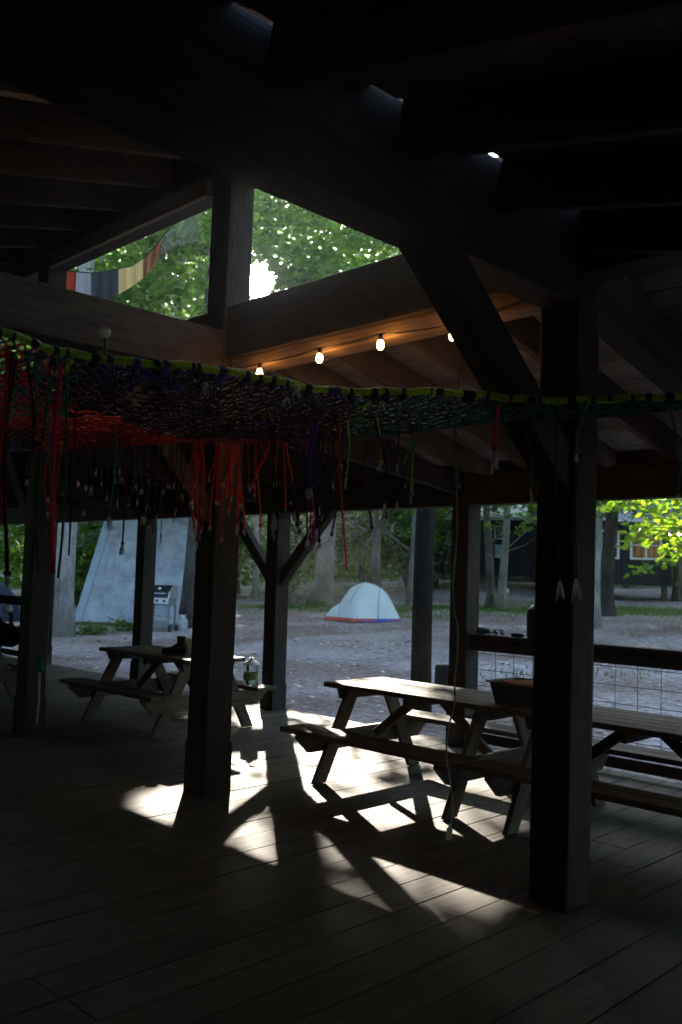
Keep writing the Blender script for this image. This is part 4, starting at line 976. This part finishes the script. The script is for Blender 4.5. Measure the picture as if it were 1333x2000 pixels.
# far woodland: one mass, all round
def woodland():
    R_ = []
    n = 108000; th = rng.uniform(-.62, .62, n); d = rng.uniform(56, 84, n); x = d * np.sin(th) ; y = d * np.cos(th)
    z = 27 * rng.beta(1.1, 1.15, n); R_.append((np.stack([x, y, z], 1), .62))
    k = vn(x, z, .55) + vn(x + z, y, .9, 3) > -.75 ; P1 = R_[0][0][k]; P1[:, 2] += gz(P1[:, 0], P1[:, 1]) * .6; P1 = P1[keep_leaf(P1, False)]
    C = P1; s = .62 * rng.uniform(.5, 1.4, len(C))
    n = 30000; th = rng.uniform(.55, 2 * math.pi - .55, n); d = rng.uniform(26, 44, n); y = d * np.cos(th); x = d * np.sin(th); z = 22 * rng.beta(1.1, 1.2, n)
    P2 = np.stack([x, y, z], 1); P2 = P2[keep_leaf(P2, False)]
    C = np.concatenate([C, P2]); s = np.concatenate([s, .95 * rng.uniform(.5, 1.3, len(P2))])
    o = leaves_mesh('woodland', C, s, M['leaf_dark'], None, (0, 60, 0), .3); tag(o, 'dense green forest mass beyond the clearing', 'forest', kind='stuff')
    b = MB()
    for i in range(90):
        th = random.uniform(-.6, .6); dd = random.uniform(50, 82); x, y = dd * math.sin(th), dd * math.cos(th); r = random.uniform(.12, .34)
        if abs(x + .1 * y) < 3.4: continue
        z0 = float(gz(x, y)) - .2; b.tube([(x, y, z0), (x + random.uniform(-.3, .3), y, z0 + 9), (x + random.uniform(-.8, .8), y, z0 + 26)], [r, r * .85, r * .5], 7)
    o = b.build('woodland_trunks', M['bark'], None, (0, 60, 0)); tag(o, 'trunks of the far forest', 'forest', kind='stuff')
woodland()

# leaf litter and grass
n = 20000; x = rng.uniform(-14, 18, n); y = rng.uniform(9, 44, n) ; k = ((x + y) / 2 ** .5 > 7.6); x, y = x[k], y[k]
kk = rng.random(len(x)) < .35 + .65 * (vn(x, y, .8) > .2); x, y = x[kk], y[kk]
o = leaves_mesh('leaf_litter', np.stack([x, y, gz(x, y) + .012], 1), .095, None or plain('dry_leaf', (.48, .4, .35), .8, .2, 0, .7, 3), None, (0, 20, 0), 3.0); tag(o, 'dry leaves scattered over the gravel clearing', 'leaves', kind='stuff')
n = 16000; gx, gy = [], []
for cx, cy, rx, ry, m in ((7, 34, 7, 3.2, 8000), (-2, 35, 4, 2, 2500), (13, 32, 4, 2, 2000), (3.6, 15, 1.3, .4, 120), (7, 15.5, 2, .5, 160), (2, 29.2, 1.6, .5, 500), (-1, 47, 7, 3, 2500)):
    gx.append(cx + rng.normal(size=m) * rx * .6); gy.append(cy + rng.normal(size=m) * ry * .6)
x = np.concatenate(gx); y = np.concatenate(gy)
TR = np.array([(-.5, -.06), (-.5, .06), (0, .04), (.5, 0), (0, -.04)])
P = np.stack([x, y, gz(x, y) + .03], 1)
def grass():
    n = len(P); me = bpy.data.meshes.new('grass'); h = rng.uniform(.05, .13, n); a = rng.uniform(0, 6.28, n); w = .012
    dx, dy = np.cos(a) * w, np.sin(a) * w; lx, ly = rng.normal(size=n) * .035, rng.normal(size=n) * .035
    z0 = gz(x, y) - .005
    V = np.stack([np.stack([x - dx, y - dy, z0], 1), np.stack([x + dx, y + dy, z0], 1), np.stack([x + lx, y + ly, z0 + h], 1)], 1).reshape(-1, 3)
    me.from_pydata(V.tolist(), [], [(3 * i, 3 * i + 1, 3 * i + 2) for i in range(n)]); at = me.attributes.new('tint', 'FLOAT', 'FACE'); at.data.foreach_set('value', rng.random(n).astype(np.float32))
    me.materials.append(M['grass']); o = bpy.data.objects.new('grass', me); COL.objects.link(o); tag(o, 'short patchy grass in the clearing behind the tent', 'grass', kind='stuff')
grass()

# ------------------------------------------------------------------ logs and stumps
def stump(x, y, r, h, label, side=False):
    z = float(gz(x, y)); b = MB()
    if not side: b.lathe((x, y, z - .05), [(r * 1.12, 0), (r * 1.03, .12), (r, h * .6), (r * .98, h + .05), (r * .9, h + .06), (0, h + .06)], 18)
    else: b.lathe((x, y, z + r * .85), [(0, -h / 2), (r, -h / 2), (r * 1.02, 0), (r, h / 2), (0, h / 2)], 18, 0, (.35, 1, 0))
    o = b.build('log_stump', M['bark_dark' if not side else 'bark'], None, (x, y, z)); tag(o, label, 'log')
q = aty(872, 1350, 13.0); stump(q[0], 13.0, .17, .42, 'upright sawn stump just behind the middle right post')
stump(D(573, 36.5), 36.5, .28, .6, 'round log lying on the ground left of the tent', True)

# ------------------------------------------------------------------ tent
tx, ty = D(716, 28), 28.0; tz = float(gz(tx, ty)); r = empty('tent', (tx, ty, tz), rad(-4), 'pale blue dome tent with red edge on the gravel', 'tent', local=True)
fly = plain('tent_fly', (.62, .71, .74), .55, .3, 0, .05, 3); pole = plain('tent_seam', (.3, .38, .42), .5)
S = 1.0
xs = np.linspace(-1.12, 1.12, 29); kx = [-1.12, -.95, -.78, -.72, -.6, -.4, -.2, -.02, .12, .34, .55, .72, .88, 1.0, 1.12]; kh = [.17, .38, .47, .5, .74, .98, 1.1, 1.155, 1.15, 1.09, .98, .82, .56, .34, .1]
kw = [.42, .52, .62, .64, .7, .78, .82, .84, .84, .82, .78, .72, .62, .5, .36]
def hx(x): return float(np.interp(x, kx, kh))
def wx_(x): return float(np.interp(x, kx, kw))
b = MB(); rings = []
for x in xs:
    h, w = hx(x), wx_(x); row = []
    for k in range(17):
        t = math.pi * k / 16; cy, sy = math.cos(t), math.sin(t)
        yy = -w * math.copysign(abs(cy) ** .85, cy); zz = .1 + (h - .1) * sy ** .8
        # the front door panel is pulled out to a corner near the left third
        pull = math.exp(-((x + .12) / .35) ** 2) * (1 - min(1, zz / h)) * .42 if yy < 0 else 0
        row.append((x, yy - pull, zz))
    rings.append(row)
loft(b, rings, closed=False, capb=False)
for R_ in (rings[0], rings[-1]): b.face(R_, 0)
o = b.build('fly', fly, r, (0, 0, 0))
b = MB()
for xk in (-.76, .48):
    row = rings[int(np.argmin(abs(xs - xk)))]; b.tube([(p[0] + .03 * i / 16, p[1] * 1.01, p[2] * 1.008) for i, p in enumerate(row)], .014, 6)
row = [rings[i][16 - 8] for i in range(4, 26)]; b.tube([(p[0], p[1] - .0, p[2] + .006) for p in row], .012, 6)
b.tube([(-.14, -1.24, .1), (-.05, -1.0, .45), (.15, -.7, .85), (.34, -.3, 1.08), (.36, 0, 1.1)], .009, 5)
b.build('seam', pole, r, (0, 0, 0))
b = MB(); lo = [(p[0][0], p[0][1] - .0, 0) for p in rings]; hi_ = [(p[0][0] * 1.0, p[0][1] - .015, .1) for p in rings]
for i in range(len(lo) - 1): b.face([(lo[i][0] * 1.03, lo[i][1] - .05, 0), (lo[i + 1][0] * 1.03, lo[i + 1][1] - .05, 0), hi_[i + 1], hi_[i]], 0 if i < 19 or i > 25 else 1)
b.face([(-1.2, -.45, 0), (-1.12, -.42, .12), (-1.12, .42, .12), (-1.2, .45, 0)])
b.build('groundsheet_edge', [plain('red_edge', (.5, .06, .04), .7), plain('blue_edge', (.08, .1, .45), .7)], r, (0, 0, 0))
b = MB(); zp = [rings[i][k] for i, k in ((9, 2), (10, 3), (11, 4), (12, 5), (13, 6), (14, 7))]; b.tube([(p[0], p[1] - .008, p[2]) for p in zp], .008, 5); b.build('zip', M['grey'], r, (0, 0, 0))
for (p, q) in (((-1.12, -.2, .2), (-1.75, -.45, 0)), ((1.1, -.2, .15), (1.7, -.5, 0)), ((-.14, -1.24, .1), (-.3, -1.75, 0)), ((.4, -.75, .55), (.9, -1.6, 0))):
    b = MB(); b.tube([p, q], .004, 4); b.build('guy_line', M['fray'], r, (0, 0, 0))
    b = MB(); b.tube([(q[0], q[1], -.02), (q[0] + .02, q[1] - .02, .07), (q[0] - .01, q[1], .075)], .006, 5); b.build('peg', M['metal'], r, (0, 0, 0))
b = MB(); b.tube([(-.1, -1.3, .03), (.3, -1.26, .035), (.8, -.75, .04), (1.2, -.45, .03)], .022, 6); b.build('guy_strap', plain('blue_strap', (.08, .1, .5), .7), r, (0, 0, 0))
# second tent, far left
tx, ty = -10.9, 28.0; tz = float(gz(tx, ty)); r = empty('blue_tarp_tent', (tx, ty, tz), 0, 'dark blue tent half hidden at the left edge behind the rail', 'tent', local=True)
b = MB(); loft(b, [[(x, math.cos(t) * .8 * k, .02 + 1.3 * k * max(0, math.sin(t))) for t in np.linspace(0, math.pi, 12)] for x, k in ((-1.1, .15), (-.9, .6), (-.4, .95), (.1, 1), (.6, .85), (.95, .5), (1.1, .1))], closed=False, capb=False)
b.build('shell', plain('navy_tarp', (.02, .035, .07), .6, .3, 0, .3, 4), r, (0, 0, 0))
b = MB(); b.tube([(.1, math.cos(t) * .81, .03 + 1.31 * math.sin(t)) for t in np.linspace(0, math.pi, 12)], .015, 6); b.build('pole', M['metal'], r, (0, 0, 0))

# ------------------------------------------------------------------ gas grill
gx_, gy_ = D(323, 23.6), 23.6; g0 = float(gz(gx_, gy_)); r = empty('gas_grill', (gx_, gy_, g0), rad(-12), 'grey gas grill with black lid in front of the A-frame', 'grill', local=True)
gm = plain('grill_grey', (.2, .24, .27), .45, .4, .4, .1, 10); gl = plain('grill_light', (.42, .46, .48), .35, .5, .6, .05, 10)
r.scale = (1.1, 1.1, 1.05)
def pt(nm, mt, fn, par=None): b = MB(); fn(b); return b.build(nm, mt, par or r, (0, 0, 0))
lid = pt('lid', M['black'], lambda b: b.prism([(-.27, -.26, .84), (-.27, -.2, .98), (-.27, .0, 1.13), (-.27, .14, 1.15), (-.27, .24, 1.02), (-.27, .25, .84)], (.56, 0, 0)))
for xx in (-.29, .27): pt('lid_side', gl, lambda b, xx=xx: b.prism([(xx, -.28, .83), (xx, -.215, .99), (xx, -.0, 1.145), (xx, .15, 1.165), (xx, .26, 1.02), (xx, .26, .83)], (.025, 0, 0)))
pt('lid_handle', gl, lambda b: (b.tube([(-.2, -.28, .95), (.2, -.28, .95)], .014, 8), b.tube([(-.18, -.28, .95), (-.18, -.22, .95)], .009, 6), b.tube([(.18, -.28, .95), (.18, -.22, .95)], .009, 6)))
pt('thermometer', M['white'], lambda b: b.lathe((0, -.13, 1.06), [(0, .0), (.035, .0), (.035, .02), (0, .022)], 14, 0, (0, -.7, .7)))
pt('firebox', gm, lambda b: b.prism([(-.28, -.24, .83), (-.28, .24, .83), (-.28, .17, .66), (-.28, -.17, .66)], (.56, 0, 0)))
cp = pt('control_panel', gl, lambda b: b.prism([(-.3, -.3, .84), (-.3, -.33, .7), (-.3, -.25, .68), (-.3, -.25, .84)], (.6, 0, 0)))
for xx in (-.16, .02, .2): pt('knob', M['black'], lambda b, xx=xx: b.lathe((xx, -.315, .77), [(.03, 0), (.028, .03), (0, .032)], 12, 0, (0, -1, .2)), cp)
for sx in (-1, 1):
    for sy in (-1, 1): pt('leg', gl if sx < 0 else gm, lambda b, sx=sx, sy=sy: b.box((sx * .27, sy * .2, .38), (.045, .045, .6), ax=2))
for sy in (-1, 1): pt('foot', gl, lambda b, sy=sy: b.box((-.27, sy * .2, .04), (.045, .045, .08), ax=2))
pt('bottom_shelf', gl, lambda b: b.box((0, 0, .37), (.5, .38, .03)))
pt('panel', gm, lambda b: b.box((0, -.21, .2), (.5, .02, .16)))
pt('side_table', gl, lambda b: b.box((-.5, 0, .83), (.4, .44, .035)))
for sy in (-1, 1): pt('wheel', M['black'], lambda b, sy=sy: b.lathe((.31, sy * .2, .09), [(0, -.02), (.07, -.02), (.09, -.012), (.09, .012), (.07, .02), (0, .02)], 18, 0, (1, 0, 0)))
gas = empty('gas_bottle', (gx_ + .5, gy_ + .35, g0), 0, 'small white gas bottle on the ground beside the grill', 'gas bottle', local=True)
b = MB(); b.lathe((0, 0, 0), [(0, .0), (.1, .0), (.14, .05), (.15, .12), (.15, .26), (.12, .33), (.04, .36), (.04, .4), (0, .4)], 18); b.build('cylinder', plain('old_white', (.3, .33, .34), .5, .3, 0, .2, 8), gas, (0, 0, 0))
b = MB(); b.lathe((0, 0, 0), [(.1, .34), (.105, .44), (.098, .44), (.095, .34)], 14); b.build('collar', M['metal'], gas, (0, 0, 0))

# ------------------------------------------------------------------ A-frame hut
ax0, ax1, ay = -7.55, -3.75, 26.0; gzb = float(gz(-5.5, 26)) + .06; HH = 5.6
r = empty('a_frame_hut', ((ax0 + ax1) / 2, ay, gzb - .1), 0, 'blue-grey weathered A-frame hut with steep sloping sides', 'hut')
def pr(nm, mt, fn, lab=None): b = MB(); fn(b); return b.build(nm, mt, r)
ins = HH * .235; poly = [(ax0, ay, gzb), (ax1, ay, gzb), (ax1 - ins, ay + .5, gzb + HH), (ax0 + ins, ay + .5, gzb + HH)]
def hut(b):
    back = [(x + .3, y + 5.5, z) for x, y, z in poly]
    b.face(poly, 0, [(p[0], p[2]) for p in poly]); b.face(back[::-1], 0)
    for i in (1, 2, 3): b.face([poly[i], back[i], back[(i + 1) % 4], poly[(i + 1) % 4]][::-1], 0)
    for k in range(3):   # sheet laps
        x0 = ax0 + .9 + k * 1.2; f = .04
        b.quadbox([(x0, ay - .012, gzb + .05), (x0 + f, ay - .012, gzb + .05), (x0 + f, ay + .01, gzb + .05), (x0, ay + .01, gzb + .05),
                   (x0 + .35, ay + .475, gzb + HH - .1), (x0 + .35 + f, ay + .475, gzb + HH - .1), (x0 + .35 + f, ay + .5, gzb + HH - .1), (x0 + .35, ay + .5, gzb + HH - .1)])
pr('wall', M['canvas'], hut)
pr('edge_trim', plain('trim_blue', (.3, .38, .46), .7, .3, 0, .1, 4), lambda b: b.quadbox([(ax0 - .02, ay - .05, gzb), (ax0 + .2, ay - .05, gzb), (ax0 + .2, ay + .02, gzb), (ax0 - .02, ay + .02, gzb), (ax0 + ins - .02, ay + .45, gzb + HH), (ax0 + ins + .2, ay + .45, gzb + HH), (ax0 + ins + .2, ay + .52, gzb + HH), (ax0 + ins - .02, ay + .52, gzb + HH)]))
pr('sill', M['table'], lambda b: b.box(((ax0 + ax1) / 2, ay + .02, gzb - .09), (ax1 - ax0 + .1, .16, .19)))
pr('sill_side', M['table'], lambda b: b.box((ax0 + .12, ay + 2.8, gzb - .09), (.16, 5.4, .19), ax=1))

# ------------------------------------------------------------------ dark cabin beyond the grass
def cabin():
    r = empty('cabin', (8.5, 47, 1.4), 0, 'black board cabin with white metal eave behind the pair of thin trunks', 'cabin')
    def pr(nm, mt, fn, par=None): b = MB(); fn(b); return b.build(nm, mt, par or r)
    A = np.array([4.6, 46.5]); B_ = np.array([11.2, 44.6]); d = (B_ - A) / np.linalg.norm(B_ - A); nrm = np.array([d[1], -d[0]])
    def W_(s, o, z): p = A + d * s + nrm * o; return np.array([p[0], p[1], z])
    L = float(np.linalg.norm(B_ - A)); z0, z1 = 1.75, 4.75
    def wall(b):
        s = 0
        while s < L:
            e = min(s + .28, L); b.quadbox([W_(s + .004, 0, z0), W_(e - .004, 0, z0), W_(e - .004, -.03, z0), W_(s + .004, -.03, z0), W_(s + .004, 0, z1), W_(e - .004, 0, z1), W_(e - .004, -.03, z1), W_(s + .004, -.03, z1)])
            b.quadbox([W_(e - .03, .02, z0), W_(e + .02, .02, z0), W_(e + .02, 0.002, z0), W_(e - .03, 0.002, z0), W_(e - .03, .02, z1), W_(e + .02, .02, z1), W_(e + .02, .002, z1), W_(e - .03, .002, z1)]); s = e
        for ss in (0, L): b.quadbox([W_(ss, 0, z0), W_(ss + .05, 0, z0), W_(ss + .05, -6, z0), W_(ss, -6, z0), W_(ss, 0, z1), W_(ss + .05, 0, z1), W_(ss + .05, -6, z1), W_(ss, -6, z1)])
    pr('wall', M['sidingdark'], wall)
    pr('roof', M['roofmetal'], lambda b: b.quadbox([W_(-.5, .7, z1 - .12), W_(L + .5, .7, z1 - .12), W_(L + .5, .7, z1 - .04), W_(-.5, .7, z1 - .04), W_(-.5, -3.5, z1 + 1.3), W_(L + .5, -3.5, z1 + 1.3), W_(L + .5, -3.5, z1 + 1.38), W_(-.5, -3.5, z1 + 1.38)]))
    pr('gutter', M['white'], lambda b: b.beam(W_(-.5, .76, z1 - .16), W_(L + .5, .76, z1 - .16), .1, .1))
    pr('downpipe', M['white'], lambda b: b.tube([W_(L - .9, .72, z1 - .2), W_(L - .4, .05, z1 - .45), W_(L - .4, .05, z0)], .045, 8))
    pr('skirting', M['table'], lambda b: b.beam(W_(0, .03, z0 - .14), W_(L, .03, z0 - .14), .04, .26))
    glass = plain('dark_glass', (.05, .07, .07), .1, .6)
    for s, z, w, h, op in ((3.6, 3.95, .5, .62, 0), (3.7, 3.0, .62, .62, 1), (1.2, 3.6, .5, .6, 0)):
        f = pr('window', M['white'], lambda b: [b.beam(W_(s + q * w / 2, .04, z - h / 2), W_(s + q * w / 2, .04, z + h / 2), .05, .05, (0, 1, 0)) for q in (-1, 1)] + [b.beam(W_(s - w / 2, .04, z + q * h / 2), W_(s + w / 2, .04, z + q * h / 2), .05, .05) for q in (-1, 1)])
        b = MB()
        if op: b.quadbox([W_(s - w / 2, .34, z - h / 2), W_(s + w / 2, .34, z - h / 2), W_(s + w / 2, .36, z - h / 2), W_(s - w / 2, .36, z - h / 2), W_(s - w / 2, .06, z + h / 2), W_(s + w / 2, .06, z + h / 2), W_(s + w / 2, .08, z + h / 2), W_(s - w / 2, .08, z + h / 2)]); b.build('pane', plain('frosted_pane', (.45, .55, .52), .3, .5), f, r['_o'])
        else: b.face([W_(s - w / 2, .03, z - h / 2), W_(s + w / 2, .03, z - h / 2), W_(s + w / 2, .03, z + h / 2), W_(s - w / 2, .03, z + h / 2)]); b.build('pane', glass, f, r['_o'])
        f['_o'] = r['_o']
    # bigger right-hand cabin on posts
    r = empty('cabin', (13, 40, 1.1), 0, 'black cabin on posts with white twin window glowing amber at right', 'cabin')
    y0 = 39.6; xa, xb, za, zb = 9.6, 14.55, 1.62, 4.35
    def wall2(b):
        s = xa
        while s < xb:
            e = min(s + .28, xb)
            b.box(((s + e) / 2, y0 + .015, (za + zb) / 2), (e - s - .008, .03, zb - za), ax=2); b.box((e, y0 - .012, (za + zb) / 2), (.045, .02, zb - za), ax=2); s = e
        b.box((xa + .02, y0 + 3, (za + zb) / 2), (.04, 5.9, zb - za), ax=1); b.box((xb - .02, y0 + 3, (za + zb) / 2), (.04, 5.9, zb - za), ax=1)
        b.box(((xa + xb) / 2, y0 + 3, za - .05), (xb - xa, 6, .09))
    def pr2(nm, mt, fn, par=None, lab=None): b = MB(); fn(b); return b.build(nm, mt, par or r)
    pr2('wall', M['sidingdark'], wall2)
    pr2('roof', plain('shingle', (.24, .26, .27), .9, .1, 0, .25, 5), lambda b: b.prism([(xa - .4, y0 - .6, zb - .05), (xa - .4, y0 - .6, zb + .04), (xa - .4, y0 + 3, zb + 1.35), (xa - .4, y0 + 6.5, zb + .04), (xa - .4, y0 + 6.5, zb - .05), (xa - .4, y0 + 3, zb + 1.25)], (xb - xa + 4.4, 0, 0)))
    pr2('gutter', M['white'], lambda b: b.box(((xa + xb) / 2 + 2, y0 - .64, zb - .04), (xb - xa + 4.4, .08, .12)))
    for x in (11.9, 14.3): pr2('post', M['table'], lambda b, x=x: b.box((x, y0 + .12, 1.2), (.2, .2, .8), ax=2))
    amber = plain('lit_room', (.32, .17, .06), .6, .2, 0, .6, 1.2, .012)
    for wx0, wx1, nm in ((12.78, 14.1, 2), (11.05, 12.22, 2)):
        def fr(b):
            n = 2; w = (wx1 - wx0) / n; z0, z1 = 2.68, 3.86
            for i in range(n + 1): b.box((wx0 + i * w, y0 - .035, (z0 + z1) / 2), (.1, .04, z1 - z0 + .1), ax=2)
            for z in (z0, z1): b.box(((wx0 + wx1) / 2, y0 - .038, z), (wx1 - wx0 + .1, .04, .09))
            for i in range(n): b.box((wx0 + (i + .5) * w, y0 - .03, (z0 + z1) / 2), (w - .1, .03, .05))
        f = pr2('window', M['white'], fr); f['_o'] = r['_o']
        b = MB(); b.face([(wx0, y0 - .02, 2.68), (wx1, y0 - .02, 2.68), (wx1, y0 - .02, 3.86), (wx0, y0 - .02, 3.86)]); b.build('pane', amber if wx0 > 12 else plain('dim_pane', (.25, .32, .34), .2, .6), f, r['_o'])
    # porch to the right
    pp = empty('porch', (16, 39.5, 1.2), 0, 'raised wooden porch with railing joined to the right end of the cabin', 'porch')
    def pr3(nm, mt, fn): b = MB(); fn(b); return b.build(nm, mt, pp)
    pr3('floor', M['deck'], lambda b: [b.box((xb + .09 + .18 * k, y0 + 1.5, 1.75), (.172, 4, .05), ax=1) for k in range(20)])
    pr3('rim', M['table'], lambda b: b.box((xb + 1.8, y0 - .53, 1.63), (3.6, .05, .2)))
    for x in (14.75, 16.4, 18): pr3('post', M['table'], lambda b, x=x: b.box((x, y0 - .45, 2.1), (.12, .12, 2.4) if x < 15 else (.12, .12, 1.9), ax=2))
    for z in (2.15, 2.75): pr3('rail', M['table'], lambda b, z=z: b.box((16.4, y0 - .46, z), (3.4, .05, .12)))
cabin()
p1, p2 = aty(1310, 1036, 34), aty(1327, 1036, 34)
light_string([aty(1280, 1022, 34), p1 + np.array([0, 0, .03]), p2 + np.array([0, 0, .03]), aty(1420, 1035, 34)], [p1, p2], 'two far bulbs glowing among the leaves at the right edge', EMS, 2.0)
qx, qy = D(994, 41.5), 41.5; zq = float(gz(qx, qy)); b = MB(); b.lathe((qx, qy, zq), [(0, 0), (.09, 0), (.09, .22), (.05, .28), (.05, .33), (0, .33)], 12); tag(b.build('white_jug', M['white'], None, (qx, qy, zq)), 'small white jug on the bank below the cabin', 'jug')

# ------------------------------------------------------------------ thin mist volume added for the glow around the sun
m = bpy.data.materials.new('glow_haze'); m.use_nodes = True; t = m.node_tree; t.nodes.clear()
pv = t.nodes.new('ShaderNodeVolumePrincipled'); pv.inputs['Color'].default_value = (.9, .93, 1, 1); pv.inputs['Density'].default_value = .0015; pv.inputs['Anisotropy'].default_value = .88
mo = t.nodes.new('ShaderNodeOutputMaterial'); t.links.new(pv.outputs[0], mo.inputs['Volume'])
me = bpy.data.meshes.new('glow_haze'); bme = bmesh.new(); bmesh.ops.create_cube(bme, size=1.0, matrix=Matrix.Translation((0, 50, 18.5)) @ Matrix.Diagonal((330, 350, 40, 1))); bmesh.ops.recalc_face_normals(bme, faces=bme.faces); bme.to_mesh(me); bme.free()
me.materials.append(m); hz = bpy.data.objects.new('glow_haze', me); COL.objects.link(hz); tag(hz, 'thin added mist standing in for glare around the sun', 'glow_haze', kind='stuff')

# ------------------------------------------------------------------ the sun itself
b = MB(); n = 24; R_ = 420; sp = DISC * R_ + EYEP
b.lathe(sp, [(9.0 * math.sin(math.pi * i / 12), 9.0 * -math.cos(math.pi * i / 12)) for i in range(13)], 24)
tag(b.build('sun', plain('sun_glow', (1, .97, .9), 1, 0, 0, 0, 1, 40.0), None, tuple(sp)), kind='structure')
